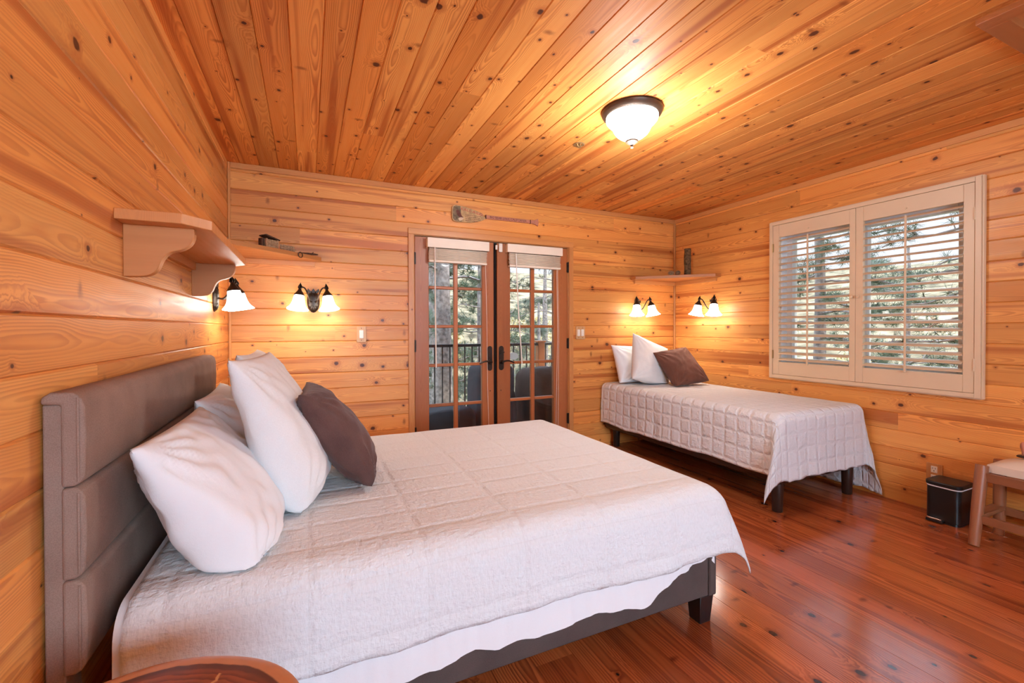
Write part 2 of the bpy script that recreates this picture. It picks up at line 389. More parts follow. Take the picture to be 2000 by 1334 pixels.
        if subsurf:
            d = o.modifiers.new('sub', 'SUBSURF'); d.levels = subsurf; d.render_levels = subsurf
        if smooth or bevel:
            for p in me.polygons: p.use_smooth = True
            if hasattr(me, 'set_sharp_from_angle') and not subsurf: me.set_sharp_from_angle(angle=R(angle if smooth else 30))
        return o

def tag(o, label=None, cat=None, group=None, kind=None):
    if label: o['label'] = label
    if cat: o['category'] = cat
    if group: o['group'] = group
    if kind: o['kind'] = kind
    return o
def thing(name, label, cat, loc, group=None, kind=None):
    o = bpy.data.objects.new(name, None); COL.objects.link(o)
    o.location = loc; o.empty_display_size = 0.1; ORG[o.name] = Vector(loc)
    return tag(o, label, cat, group, kind)
def dup(root, loc, rotz, label, name=None):
    r = root.copy(); COL.objects.link(r); r.location = loc; r.rotation_euler = (0, 0, rotz); r['label'] = label
    for ch in list(root.children):
        c = ch.copy(); COL.objects.link(c); c.parent = r
        for g in list(ch.children):
            d = g.copy(); COL.objects.link(d); d.parent = c
    return r
def text_mesh(name, body, size, mat, parent, xform, align='CENTER', extrude=0.0006, xs=1.0):
    cu = bpy.data.curves.new(name, 'FONT'); cu.body = body; cu.size = size; cu.align_x = align; cu.align_y = 'CENTER'; cu.extrude = extrude
    to = bpy.data.objects.new(name, cu); COL.objects.link(to)
    dg = bpy.context.evaluated_depsgraph_get()
    me = bpy.data.meshes.new_from_object(to.evaluated_get(dg)); bpy.data.objects.remove(to); bpy.data.curves.remove(cu)
    root = parent
    while root.parent is not None: root = root.parent
    base = ORG[root.name]
    for v in me.vertices: v.co = (xform @ Vector((v.co.x * xs, v.co.y, v.co.z))) - base
    me.name = name; me.materials.clear(); me.materials.append(M[mat])
    o = bpy.data.objects.new(name, me); COL.objects.link(o); o.parent = parent
    return o
def ns(x, y=0.0, z=0.0): return mnoise.noise((x, y, z))

# ------------------------------------------------------------------ camera
CX, CZ = 0.0, 1.222
F_PX, YAW, PITCH, ROLL, CY = 870.6, 0.4301, -0.0086, 0.0020, 648.88
cyw, syw = math.cos(YAW), math.sin(YAW)
fw = Vector((syw * math.cos(PITCH), cyw * math.cos(PITCH), math.sin(PITCH)))
rt = Vector((cyw, -syw, 0)); dn = fw.cross(rt)
rt2 = math.cos(ROLL) * rt + math.sin(ROLL) * dn; dn2 = -math.sin(ROLL) * rt + math.cos(ROLL) * dn
cam = bpy.data.cameras.new('camera'); co = bpy.data.objects.new('camera', cam); COL.objects.link(co)
cam.sensor_fit = 'HORIZONTAL'; cam.sensor_width = 36.0; cam.lens = F_PX / 2000 * 36
cam.shift_y = -(667 - CY) / 2000; cam.clip_start = 0.02; cam.clip_end = 300
up2 = -dn2
co.matrix_world = Matrix(((rt2.x, up2.x, -fw.x, 0), (rt2.y, up2.y, -fw.y, 0), (rt2.z, up2.z, -fw.z, CZ), (0, 0, 0, 1)))
SC.camera = co

# ------------------------------------------------------------------ the room
XL, XR, YB, YR, ZC = -0.525, 3.786, 3.83, -2.4, 2.44
def planks(name, mat, P, U0, U1, V0, V1, pitch, phase, holes=(), seed=1, back=0.14, c=0.0048, g=0.0055, lens=(4.0, 9.0), label=None):
    rnd = random.Random(seed); mb = MB()
    k0 = math.floor((V0 - phase) / pitch); k1 = math.ceil((V1 - phase) / pitch)
    for k in range(k0, k1):
        ra, rb = phase + k * pitch, phase + (k + 1) * pitch
        va, vb = max(ra, V0), min(rb, V1)
        if vb - va < 1e-4: continue
        js = [U0]; x = U0 - rnd.uniform(0, lens[1])
        while x < U1:
            x += rnd.uniform(*lens)
            if U0 + 0.15 < x < U1 - 0.15: js.append(x)
        js.append(U1)
        cuts = sorted({va, vb} | {h[i] for h in holes for i in (2, 3) if va < h[i] < vb})
        for a, b in zip(js[:-1], js[1:]):
            mb.rnd = (rnd.random(), rnd.random(), rnd.random()); flip = rnd.choice((-1, 1))
            for sa, sb in zip(cuts[:-1], cuts[1:]):
                iv = [(a, b)]
                for (hu0, hu1, hv0, hv1) in holes:
                    if hv0 < sb - 1e-6 and hv1 > sa + 1e-6:
                        nv = []
                        for (p, q) in iv:
                            if hu1 <= p or hu0 >= q: nv.append((p, q)); continue
                            if hu0 > p: nv.append((p, hu0))
                            if hu1 < q: nv.append((hu1, q))
                        iv = nv
                for (p, q) in iv:
                    lo = sa + (c if sa == ra else 0); hi = sb - (c if sb == rb else 0)
                    def quad(v0, n0, v1, n1):
                        vc = (ra + rb) / 2
                        pts = [P(p, v0, n0), P(q, v0, n0), P(q, v1, n1), P(p, v1, n1)]
                        uv = [(uu, (vv - vc) * flip) for uu, vv in ((p, v0), (q, v0), (q, v1), (p, v1))]
                        mb.face(pts, uv, mb.rnd)
                    # butt joints show as a hairline
                    quad(lo, 0, hi, 0)
                    if sa == ra: quad(ra, -g, lo, 0)
                    if sb == rb: quad(hi, 0, rb, -g)
    # the solid wall behind the boards, with its openings
    def slab(u0, u1, v0, v1):
        if u1 - u0 < 1e-4 or v1 - v0 < 1e-4: return
        A = P(u0, v0, -g - 0.002); B = P(u1, v1, -back)
        mb.box(*A, *B)
    if not holes: slab(U0, U1, V0, V1)
    for (hu0, hu1, hv0, hv1) in holes[:1]:
        slab(U0, hu0, V0, V1); slab(hu1, U1, V0, V1); slab(hu0, hu1, V0, hv0); slab(hu0, hu1, hv1, V1)
    o = mb.build(name, mat); o.location = o.location
    return tag(o, label, None, None, 'structure')

DOOR = (0.832, 2.380, -0.02, 2.03)
WIN = (1.375, 2.565, 0.905, 2.035)
RWIN = (-0.3, 2.15, 0.75, 2.15)
planks('wall_left', 'pine_wall', lambda u, v, n: (XL + n, u, v), YR, YB, 0, ZC, 0.1265, 1.254, seed=31, label='left knotty pine board wall behind the big bed')
planks('wall_back', 'pine_wall', lambda u, v, n: (u, YB - n, v), XL, XR, 0, ZC, 0.1257, 1.2485, [DOOR], seed=12, label='far knotty pine board wall around the double doors')
planks('wall_right', 'pine_wall', lambda u, v, n: (XR - n, u, v), YR, YB, 0, ZC, 0.1257, 1.2485, [WIN], seed=53, label='right knotty pine board wall around the shuttered window')
planks('wall_rear', 'pine_wall', lambda u, v, n: (u, YR + n, v), XL, XR, 0, ZC, 0.1257, 1.2485, [RWIN], seed=14, label='pine board wall behind the viewer')
HAT = (0.02, 0.800, 2.450, 3.20)
planks('ceiling', 'pine_ceiling', lambda u, v, n: (v, u, ZC - n), YR, YB, XL, XR, 0.1282, 0.066, [HAT], seed=35, c=0.0038, lens=(3.0, 7.0), label='low ceiling of knotty pine boards')
planks('floor', 'floor', lambda u, v, n: (v, u, n), YR, YB, XL, XR, 0.155, 1.519, seed=6, c=0.0012, g=0.002, lens=(2.5, 5.0), label='glossy red brown plank floor')

def strip(name, mat, boxes, bevel=0.003, label=None):
    mb = MB()
    for b in boxes: mb.box(*b)
    return tag(mb.build(name, mat, bevel=bevel), label, None, None, 'structure')
strip('trim_1', 'pine_trim', [(XL, YB - 0.022, 0, XL + 0.018, YB, ZC)], 0.006, 'corner strip between left wall and far wall')
strip('trim_2', 'pine_trim', [(XR - 0.02, YB - 0.02, 0, XR, YB, ZC)], 0.006, 'corner strip between far wall and right wall')
strip('trim_3', 'pine_trim', [(XL + 0.018, YB - 0.016, ZC - 0.042, XR - 0.02, YB, ZC)], 0.003, 'flat strip along the top of the far wall')
strip('trim_4', 'pine_trim', [(XR - 0.016, YR, ZC - 0.042, XR, YB - 0.02, ZC)], 0.003, 'flat strip along the top of the right wall')
# door casing and jamb
strip('trim_5', 'pine_trim', [(0.782, YB - 0.016, 0, DOOR[0], YB, 2.03), (DOOR[1], YB - 0.016, 0, 2.430, YB, 2.03), (0.782, YB - 0.016, 2.03, 2.430, YB, 2.082),
      (DOOR[0] - 0.004, YB, 0, DOOR[0] + 0.006, YB + 0.14, 2.03), (DOOR[1] - 0.006, YB, 0, DOOR[1] + 0.004, YB + 0.14, 2.03), (DOOR[0], YB, 2.024, DOOR[1], YB + 0.14, 2.034)],
      0.003, 'pine casing around the double doors')
strip('trim_6', 'door_wood', [(DOOR[0], YB + 0.0, -0.02, DOOR[1], YB + 0.14, 0.008)], 0.003, 'door threshold')

# ---- French doors
def door_leaf(name, x0, x1, gx, mx, label, seam):
    y0, y1 = YB + 0.006, YB + 0.048
    gz = [0.205, 0.543 - 0.0135, 0.543 + 0.0135, 0.897 - 0.0135, 0.897 + 0.0135, 1.240 - 0.0135, 1.240 + 0.0135, 1.582 - 0.0135, 1.582 + 0.0135, 1.925]
    root = thing(name, label, None, ((x0 + x1) / 2, YB + 0.027, 0.01), kind='structure')
    mb = MB()
    mb.box(x0, y0, 0.012, gx[0], y1, 2.018); mb.box(gx[1], y0, 0.012, x1, y1, 2.018)
    mb.box(gx[0], y0, 0.012, gx[1], y1, gz[0]); mb.box(gx[0], y0, gz[-1], gx[1], y1, 2.018)
    mb.build('door_frame', 'door_wood', root, bevel=0.004)
    mu = MB()
    mu.box(mx[0], y0 + 0.004, gz[0], mx[1], y1 - 0.004, gz[-1])
    for k in range(4):
        za, zb = gz[1 + 2 * k], gz[2 + 2 * k]
        mu.box(gx[0], y0 + 0.005, za, mx[0], y1 - 0.005, zb); mu.box(mx[1], y0 + 0.005, za, gx[1], y1 - 0.005, zb)
    mu.build('muntin_grid', 'door_wood', root, bevel=0.006)
    for (a, b) in ((gx[0], mx[0]), (mx[1], gx[1])):
        for k in range(5):
            za, zb = gz[2 * k], gz[2 * k + 1]
            MB().box(a, y0 + 0.019, za, b, y0 + 0.023, zb).build('pane', 'glass', root)
    return root
d1 = door_leaf('door_1', 0.840, 1.574, (0.963, 1.458), (1.190, 1.228), 'left glazed door leaf with ten panes', 1)
d2 = door_leaf('door_2', 1.608, 2.372, (1.742, 2.214), (1.964, 2.003), 'right glazed door leaf with ten panes', 2)
strip('trim_7', 'dark_gap', [(1.574, YB + 0.03, 0.01, 1.608, YB + 0.05, 2.02)], 0.001, 'dark strip between the two door leaves')
def stadium(hw, hh, n=10):
    return [(hw * math.cos(a), (hh - hw) + hw * math.sin(a)) for a in [PI * i / n for i in range(n + 1)]] + \
           [(hw * math.cos(a), -(hh - hw) + hw * math.sin(a)) for a in [PI + PI * i / n for i in range(n + 1)]]
def door_hardware(root, xc, sgn, dead):
    y = YB + 0.006
    h = MB().prism(stadium(0.024, 0.114), 0, 0.007, lambda a, b, t: (xc + a, y - t, 0.945 + b)).build('escutcheon', 'bronze', root, smooth=True, bevel=0.002)
    lv = MB(); lv.lathe([(0.0001, 0), (0.024, 0), (0.024, 0.006), (0.014, 0.012), (0.010, 0.045), (0.0001, 0.046)], 20, Matrix.Translation((xc, y - 0.007, 0.912)) @ Matrix.Rotation(R(90), 4, 'X'))
    pts = []; 
    for i in range(9):
        t = i / 8; pts.append((xc + sgn * 0.115 * t, y - 0.045 + 0.004 * t, 0.912 + 0.012 * math.sin(t * PI) - 0.012 * t * t))
    lv.tube(pts, [0.009 - 0.003 * i / 8 for i in range(9)], 10)
    lv.build('lever_handle', 'bronze', root, smooth=True)
    if dead:
        tb = MB(); tb.lathe([(0.0001, 0), (0.015, 0), (0.013, 0.008), (0.0001, 0.009)], 18, Matrix.Translation((xc, y - 0.007, 1.0)) @ Matrix.Rotation(R(90), 4, 'X'))
        tb.box(xc - 0.022, y - 0.028, 0.994, xc + 0.022, y - 0.015, 1.006)
        tb.build('thumb_turn', 'bronze', root, smooth=True)
    MB().lathe([(0.0001, 0), (0.005, 0), (0.005, 0.002), (0.0001, 0.0025)], 12, Matrix.Translation((xc - 0.004 * sgn, y, 0.643)) @ Matrix.Rotation(R(90), 4, 'X')).build('bolt_hole_cap', 'bronze', root)
def hinges(root, x, zs):
    for z in zs:
        h = MB(); h.box(x - 0.013, YB - 0.004, z - 0.05, x + 0.013, YB + 0.012, z + 0.05)
        h.lathe([(0.0001, -0.052), (0.007, -0.052), (0.007, 0.052), (0.0001, 0.052)], 10, Matrix.Translation((x, YB - 0.008, z)))
        h.build('hinge', 'bronze', root, smooth=True)
door_hardware(d1, 1.532, -1, False); door_hardware(d2, 1.648, 1, True)
hinges(d1, 0.836, (1.826, 1.072, 0.32)); hinges(d2, 2.375, (1.831, 1.072, 0.32))
# stop trims round each glazing opening are part of the leaf
ds = thing('door_sensor', 'small white contact sensor at the top inner edge of right door leaf', 'sensor', (1.64, YB - 0.01, 1.95))
MB().box(1.620, YB - 0.016, 1.932, 1.655, YB + 0.006, 2.012).build('sensor_body', 'ivory', ds, bevel=0.004)
MB().box(1.588, YB - 0.012, 1.952, 1.606, YB + 0.004, 1.996).build('magnet', 'ivory', ds, bevel=0.003)

# ---- faux wood blinds raised to the top of each leaf
def blind(x0, x1, sx0, sx1, zt, zv, zb, wand, cord, label, nsl):
    root = thing('window_blind', label, 'blind', ((x0 + x1) / 2, YB - 0.03, zb), 'raised blinds on the double doors')
    v = MB(); v.box(x0, YB - 0.060, zv, x1, YB - 0.052, zt); v.box(x0, YB - 0.053, zv, x0 + 0.008, YB + 0.005, zt); v.box(x1 - 0.008, YB - 0.053, zv, x1, YB + 0.005, zt)
    v.box(x0, YB - 0.053, zt - 0.008, x1, YB + 0.005, zt); v.build('valance', 'blind', root, bevel=0.003)
    step = (zv - zb - 0.02) / nsl
    rr = random.Random(int(x0 * 100))
    for k in range(nsl):
        z = zv - step * (k + 0.5); j = rr.uniform(-0.004, 0.004)
        def fn(a, b, z=z, j=j): return (sx0 + (sx1 - sx0) * a + j, YB - 0.050 + 0.030 * b - 0.003 * math.sin(PI * b), z - 0.010 + 0.022 * b)
        MB().grid(1, 6, fn).build('slat', 'blind', root, smooth=True, solid=0.0028)
    MB().box(sx0, YB - 0.050, zb, sx1, YB - 0.002, zb + 0.016).build('bottom_rail', 'blind', root, bevel=0.004)
    for t in (0.12, 0.5, 0.88):
        lx = sx0 + (sx1 - sx0) * t
        MB().tube([(lx, YB - 0.051, zv), (lx, YB - 0.051, zb)], 0.0016, 5).build('ladder_cord', 'ivory', root)
    MB().tube(wand, 0.0055, 8).build('tilt_wand', 'ivory', root, smooth=True)
    for c in cord: MB().tube(c, 0.0018, 5).build('pull_cord', 'ivory', root)
    return root
yk = YB - 0.062
blind(0.938, 1.506, 0.955, 1.487, 2.006, 1.922, 1.797, [(1.000, yk, 1.92), (1.003, yk, 1.4), (1.008, yk, 0.885)],
      [[(1.470, yk + 0.01, 1.80), (1.478, yk, 1.3), (1.500, YB - 0.02, 0.7), (1.520, YB - 0.012, 0.10)]],
      'ivory slatted blind drawn up on the left door leaf', 8)
blind(1.688, 2.280, 1.712, 2.262, 2.008, 1.930, 1.797, [(1.770, yk, 1.92), (1.795, yk, 1.4), (1.832, yk, 0.885)],
      [[(2.215, yk + 0.01, 1.80), (2.218, yk, 1.2), (2.225, YB - 0.01, 0.10)], [(2.225, yk + 0.01, 1.80), (2.232, yk, 1.2), (2.250, YB - 0.012, 0.10)]],
      'ivory slatted blind drawn up on the right door leaf', 8)

# ---- the window in the right wall and its plantation shutters
w = thing('window_1', 'white vinyl slider window behind the shutters', None, (XR + 0.08, 1.97, WIN[2]), kind='structure')
mb = MB(); a0, a1 = XR + 0.055, XR + 0.125
mb.box(a0, WIN[0], WIN[2], a1, WIN[0] + 0.05, WIN[3]); mb.box(a0, WIN[1] - 0.05, WIN[2], a1, WIN[1], WIN[3])
mb.box(a0, WIN[0] + 0.0502, WIN[2], a1, WIN[1] - 0.0502, WIN[2] + 0.05); mb.box(a0, WIN[0] + 0.0502, WIN[3] - 0.05, a1, WIN[1] - 0.0502, WIN[3])
mb.box(a0 + 0.01, 1.945, WIN[2] + 0.0502, a1 - 0.01, 2.01, WIN[3] - 0.0502)
mb.build('window_frame', 'white_vinyl', w, bevel=0.004)
ln = MB(); lx0, lx1 = XR - 0.010, XR + 0.14
ln.box(lx0, WIN[0] - 0.012, WIN[2] - 0.012, lx1, WIN[0] + 0.003, WIN[3] + 0.012); ln.box(lx0, WIN[1] - 0.003, WIN[2] - 0.012, lx1, WIN[1] + 0.012, WIN[3] + 0.012)
ln.box(lx0, WIN[0] + 0.003, WIN[2] - 0.012, lx1, WIN[1] - 0.003, WIN[2] + 0.003); ln.box(lx0, WIN[0] + 0.003, WIN[3] - 0.003, lx1, WIN[1] - 0.003, WIN[3] + 0.012)
ln.build('window_sill', 'white_vinyl', w)
MB().box(XR + 0.088, WIN[0] + 0.04, WIN[2] + 0.04, XR + 0.092, WIN[1] - 0.04, WIN[3] - 0.04).build('pane', 'glass', w)
# rear window
w2 = thing('window_2', 'wide window behind the viewer', None, (0.92, YR - 0.08, RWIN[2]), kind='structure')
mb = MB()
for bx in ((RWIN[0], RWIN[2], RWIN[0] + 0.05, RWIN[3]), (RWIN[1] - 0.05, RWIN[2], RWIN[1], RWIN[3]), (RWIN[0], RWIN[2], RWIN[1], RWIN[2] + 0.05), (RWIN[0], RWIN[3] - 0.05, RWIN[1], RWIN[3]), (0.90, RWIN[2], 0.96, RWIN[3])):
    mb.box(bx[0], YR - 0.10, bx[1], bx[2], YR - 0.05, bx[3])
mb.build('window_frame', 'white_vinyl', w2, bevel=0.004)

XF = 3.743
fr = thing('shutter_frame', 'cream painted box frame holding two louvred shutters on the right wall', 'window frame', (XR - 0.02, 1.97, 0.785))
mb = MB(); FY0, FY1, FZ0, FZ1 = 1.284, 2.657, 0.785, 2.150
ix = XR - 0.002
for b in ((XF, FY0, FZ0, ix, FY0 + 0.028, FZ1), (XF, FY1 - 0.028, FZ0, ix, FY1, FZ1), (XF, FY0 + 0.0283, FZ0, ix, FY1 - 0.0283, FZ0 + 0.028), (XF, FY0 + 0.0283, FZ1 - 0.028, ix, FY1 - 0.0283, FZ1)): mb.box(*b)
mb.build('outer_frame', 'white_paint', fr, bevel=0.0015)
lt = MB()   # the deeper moulding round the outside
for b in ((XF + 0.012, FY0 - 0.010, FZ0 - 0.006, ix, FY0, FZ1 + 0.006), (XF + 0.012, FY1, FZ0 - 0.006, ix, FY1 + 0.010, FZ1 + 0.006), (XF + 0.012, FY0, FZ1 + 0.0002, ix, FY1, FZ1 + 0.008), (XF + 0.012, FY0, FZ0 - 0.008, ix, FY1, FZ0 - 0.0002)): lt.box(*b)
lt.build('edge_moulding', 'white_paint', fr, bevel=0.0015)
def shutter(y0, y1, oy0, oy1, rod_y, knob_y, hinge_y, label):
    root = thing('plantation_shutter', label, 'shutter', (XF + 0.015, (y0 + y1) / 2, 0.815), 'louvred shutters on the right wall window')
    X0, X1 = XF + 0.003, XF + 0.030; z0, z1, oz0, oz1 = 0.815, 2.120, 0.925, 2.012
    for b in ((X0, y0, z0, X1, oy0, z1), (X0, oy1, z0, X1, y1, z1)): MB().box(*b).build('stile', 'white_paint', root, bevel=0.002)
    for b in ((X0 + 0.0015, oy0, z0, X1, oy1, oz0), (X0 + 0.0015, oy0, oz1, X1, oy1, z1)): MB().box(*b).build('rail', 'white_paint', root, bevel=0.002)
    n = 21; p = (oz1 - oz0) / n; xc = (X0 + X1) / 2
    for k in range(n):
        z = oz0 + p * (k + 0.5); ang = R(21)
        poly = [(0.028 * math.cos(t), 0.0052 * math.sin(t)) for t in [2 * PI * i / 14 for i in range(14)]]
        MB().prism(poly, oy0 + 0.002, oy1 - 0.002, lambda a, b, h: (xc + a * math.cos(ang) - b * math.sin(ang), h, z + a * math.sin(ang) + b * math.cos(ang))).build('louver', 'white_paint', root, smooth=True, angle=50)
    MB().box(X0 - 0.020, rod_y - 0.006, oz0 - 0.012, X0 - 0.011, rod_y + 0.006, oz1 - 0.02).build('tilt_rod', 'white_paint', root, bevel=0.002)
    MB().tube([(X0, rod_y, oz1 + 0.030), (X0 - 0.012, rod_y, oz1 + 0.034), (X0 - 0.014, rod_y, oz1 + 0.022)], 0.003, 8).build('rod_hook', 'white_paint', root)
    MB().lathe([(0.0001, 0), (0.005, 0), (0.005, 0.008), (0.011, 0.013), (0.011, 0.019), (0.006, 0.023), (0.0001, 0.024)], 16, Matrix.Translation((X0, knob_y, 1.455)) @ Matrix.Rotation(R(-90), 4, 'Y')).build('knob', 'white_paint', root, smooth=True)
    for z in (1.925, 0.99):
        h = MB(); h.lathe([(0.0001, -0.038), (0.004, -0.038), (0.004, 0.038), (0.0001, 0.038)], 8, Matrix.Translation((X0 - 0.003, hinge_y, z))); h.box(X0 - 0.001, hinge_y - 0.009, z - 0.036, X0 + 0.002, hinge_y + 0.009, z + 0.036)
        h.build('hinge', 'brass' if hinge_y > 2 else 'white_paint', root, smooth=True)
    return root
shutter(1.9735, 2.626, 2.014, 2.572, 2.317, 1.992, 2.626, 'louvred shutter panel nearer the small bed, its knob on the right stile')
shutter(1.314, 1.9715, 1.366, 1.922, 1.658, 1.950, 1.314, 'louvred shutter panel farther from the small bed, its knob on the left stile')

# ------------------------------------------------------------------ wall lamps
def make_sconce(label):
    root = thing('wall_sconce', label, 'lamp', (0, 0, 0), 'twin bell wall sconces')
    pl = MB()
    def oval(k): return 0.045, 0.085
    def fn(a, b):
        t = 2 * PI * a; r = b
        x = 0.045 * r * math.cos(t); z = 0.085 * r * math.sin(t)
        flute = 0.0018 * math.cos(t * 16) * (1 if r > 0.55 else 0)
        return (x * (1.0), -0.004 - 0.024 * math.sqrt(max(0, 1 - r ** 2.4)) - flute, z)
    pl.grid(48, 8, fn)
    pl.prism([(0.046 * math.cos(2 * PI * i / 32), 0.087 * math.sin(2 * PI * i / 32)) for i in range(32)], 0, 0.006, lambda a, b, h: (a, -h, b))
    pl.build('back_plate', 'bronze', root, smooth=True)
    lf = MB()
    for sx in (-0.5, 0, 0.5):     # leaf spray above the plate
        lf.prism([(-0.010, 0), (-0.013, 0.014), (0, 0.036), (0.013, 0.014), (0.010, 0)], 0.012, 0.016, lambda a, b, h: (sx * 0.05 + a + sx * b * 0.8, -h - 0.004, 0.066 + b))
    lf.build('leaf_spray', 'bronze', root, bevel=0.001)
    for s in (-1, 1):
        arm = []
        P0, P1, P2, P3 = Vector((s * 0.012, -0.022, 0.0)), Vector((s * 0.03, -0.10, -0.045)), Vector((s * 0.045, -0.10, 0.17)), Vector((s * 0.098, -0.118, 0.078))
        for i in range(19):
            t = i / 18; arm.append(P0 * (1 - t) ** 3 + P1 * 3 * t * (1 - t) ** 2 + P2 * 3 * t * t * (1 - t) + P3 * t ** 3)
        MB().tube(arm, 0.0055, 10).build('arm', 'bronze', root, smooth=True)
        T = Matrix.Translation((s * 0.098, -0.118, 0.04)) @ Matrix.Rotation(R(-9), 4, 'X') @ Matrix.Rotation(R(-6 * s), 4, 'Y')
        sk = MB().lathe([(0.0001, 0.050), (0.010, 0.048), (0.014, 0.036), (0.024, 0.022), (0.032, 0.010), (0.037, 0.002), (0.037, -0.004), (0.0001, -0.004)], 24, T)
        so = sk.build('socket_cup', 'bronze', root, smooth=True)
        fi = MB()
        for a in range(3):
            A = T @ Matrix.Rotation(2 * PI * a / 6 + 0.3, 4, 'Z')
            fi.prism([(-0.006, 0.044), (-0.017, 0.058), (-0.014, 0.070), (0, 0.098), (0.014, 0.070), (0.017, 0.058), (0.006, 0.044)], -0.002, 0.002, lambda p, q, h: A @ Vector((p, h, q)))
        fi.build('leaf_finial', 'bronze', so, bevel=0.001)
        bell = [(0.033, 0.0), (0.036, -0.012), (0.039, -0.030), (0.043, -0.052), (0.049, -0.072), (0.058, -0.088), (0.068, -0.099), (0.075, -0.106), (0.0755, -0.110)]
        MB().lathe(bell, 32, T).build('glass_shade', 'shade', root, smooth=True, solid=0.003)
    return root
SCON = make_sconce('twin bell sconce on the far wall between the left corner and the single switch')
SC_POS = [((0.043, YB, 1.435), 0, None), ((XL, 3.27, 1.415), R(90), 'wall sconce on the left wall beneath the bracket shelf, seen from its side'),
          ((3.243, YB, 1.425), 0, 'twin bell sconce on the far wall between the double doors and the right corner'),
          ((XR, 3.285, 1.42), R(-90), 'twin bell sconce on the right wall between the corner and the shutters')]
for i, (p, rz, lb) in enumerate(SC_POS):
    if i == 0: SCON.location = p
    else: dup(SCON, p, rz, lb)
# ------------------------------------------------------------------ ceiling lamp
LX, LY = 1.66, 2.0
cl = thing('ceiling_light', 'round flush ceiling light with lit frosted bowl and brown rim', 'lamp', (LX, LY, ZC - 0.2))
T = Matrix.Translation((LX, LY, ZC))
MB().lathe([(0.0001, 0.0), (0.165, 0.0), (0.168, -0.008), (0.163, -0.022), (0.152, -0.032), (0.142, -0.036), (0.0001, -0.036)], 56, T).build('rim', 'brown_metal', cl, smooth=True)
MB().lathe([(0.141, -0.030), (0.143, -0.044), (0.140, -0.056), (0.128, -0.070), (0.116, -0.080), (0.106, -0.094), (0.098, -0.112), (0.086, -0.130), (0.066, -0.146), (0.040, -0.157), (0.0001, -0.160)], 56, T).build('glass_bowl', 'bowl', cl, smooth=True)
fn_ = MB(); fn_.lathe([(0.035, -0.152), (0.037, -0.154), (0.035, -0.157)], 28, T)
for k in range(10):
    a = 2 * PI * k / 10
    fn_.tube([(LX + 0.035 * math.cos(a), LY + 0.035 * math.sin(a), ZC - 0.155), (LX + 0.033 * math.cos(a), LY + 0.033 * math.sin(a), ZC - 0.170)], 0.002, 5)
fn_.lathe([(0.0001, -0.166), (0.034, -0.168), (0.033, -0.176), (0.020, -0.186), (0.008, -0.191), (0.007, -0.198), (0.011, -0.202), (0.008, -0.208), (0.0001, -0.209)], 28, T)
fn_.build('finial', 'brown_metal', cl, smooth=True)
# ------------------------------------------------------------------ sprinkler
sp = thing('fire_sprinkler', 'small brass sprinkler head set in the ceiling boards', 'sprinkler', (1.642, 2.507, ZC - 0.02))
T = Matrix.Translation((1.642, 2.507, ZC))
MB().lathe([(0.030, 0.0), (0.039, 0.0), (0.039, -0.003), (0.030, -0.006), (0.026, -0.004)], 28, T).build('escutcheon_ring', 'brass', sp, smooth=True)
s2 = MB(); s2.lathe([(0.0001, -0.002), (0.010, -0.002), (0.009, -0.014), (0.0001, -0.014)], 14, T)
for k in range(7):
    a = 2 * PI * k / 7
    s2.tube([(1.642 + 0.024 * math.cos(a), 2.507 + 0.024 * math.sin(a), ZC - 0.003), (1.642 + 0.012 * math.cos(a), 2.507 + 0.012 * math.sin(a), ZC - 0.018)], 0.003, 5)
s2.lathe([(0.0001, -0.016), (0.015, -0.017), (0.015, -0.019), (0.0001, -0.020)], 18, T); s2.build('deflector', 'brass', sp, smooth=True)
# ------------------------------------------------------------------ attic hatch
ha = thing('attic_hatch', 'framed wooden hatch in the ceiling above the bench', 'hatch', (2.8, 0.4, ZC))
h0, h1, g0, g1 = 2.415, 3.24, -0.02, 0.850
mb = MB(); z0, z1 = ZC - 0.022, ZC + 0.004
mb.box(h0, g0, z0, h0 + 0.075, g1, z1); mb.box(h1 - 0.075, g0, z0, h1, g1, z1); mb.box(h0 + 0.075, g1 - 0.075, z0, h1 - 0.075, g1, z1); mb.box(h0 + 0.075, g0, z0, h1 - 0.075, g0 + 0.075, z1)
mb.build('frame_board', 'door_wood', ha, bevel=0.003)
mb = MB(); q0, q1, r0, r1 = h0 + 0.06, h1 - 0.06, g0 + 0.06, g1 - 0.06
for b in ((q0 - 0.02, r0, ZC - 0.006, q0, r1, ZC + 0.10), (q1, r0, ZC - 0.006, q1 + 0.02, r1, ZC + 0.10), (q0, r1, ZC - 0.006, q1, r1 + 0.02, ZC + 0.10), (q0, r0 - 0.02, ZC - 0.006, q1, r0, ZC + 0.10)): mb.box(*b)
mb.build('lining', 'door_wood', ha)
mb = MB()
for k in range(5): mb.box(q0 + (q1 - q0) * k / 5 + 0.002, r0, ZC + 0.085, q0 + (q1 - q0) * (k + 1) / 5 - 0.002, r1, ZC + 0.10)
mb.box(q0, r0, ZC + 0.10, q1, r1, ZC + 0.12)
mb.build('hatch_panel', 'pine_ceiling', ha)
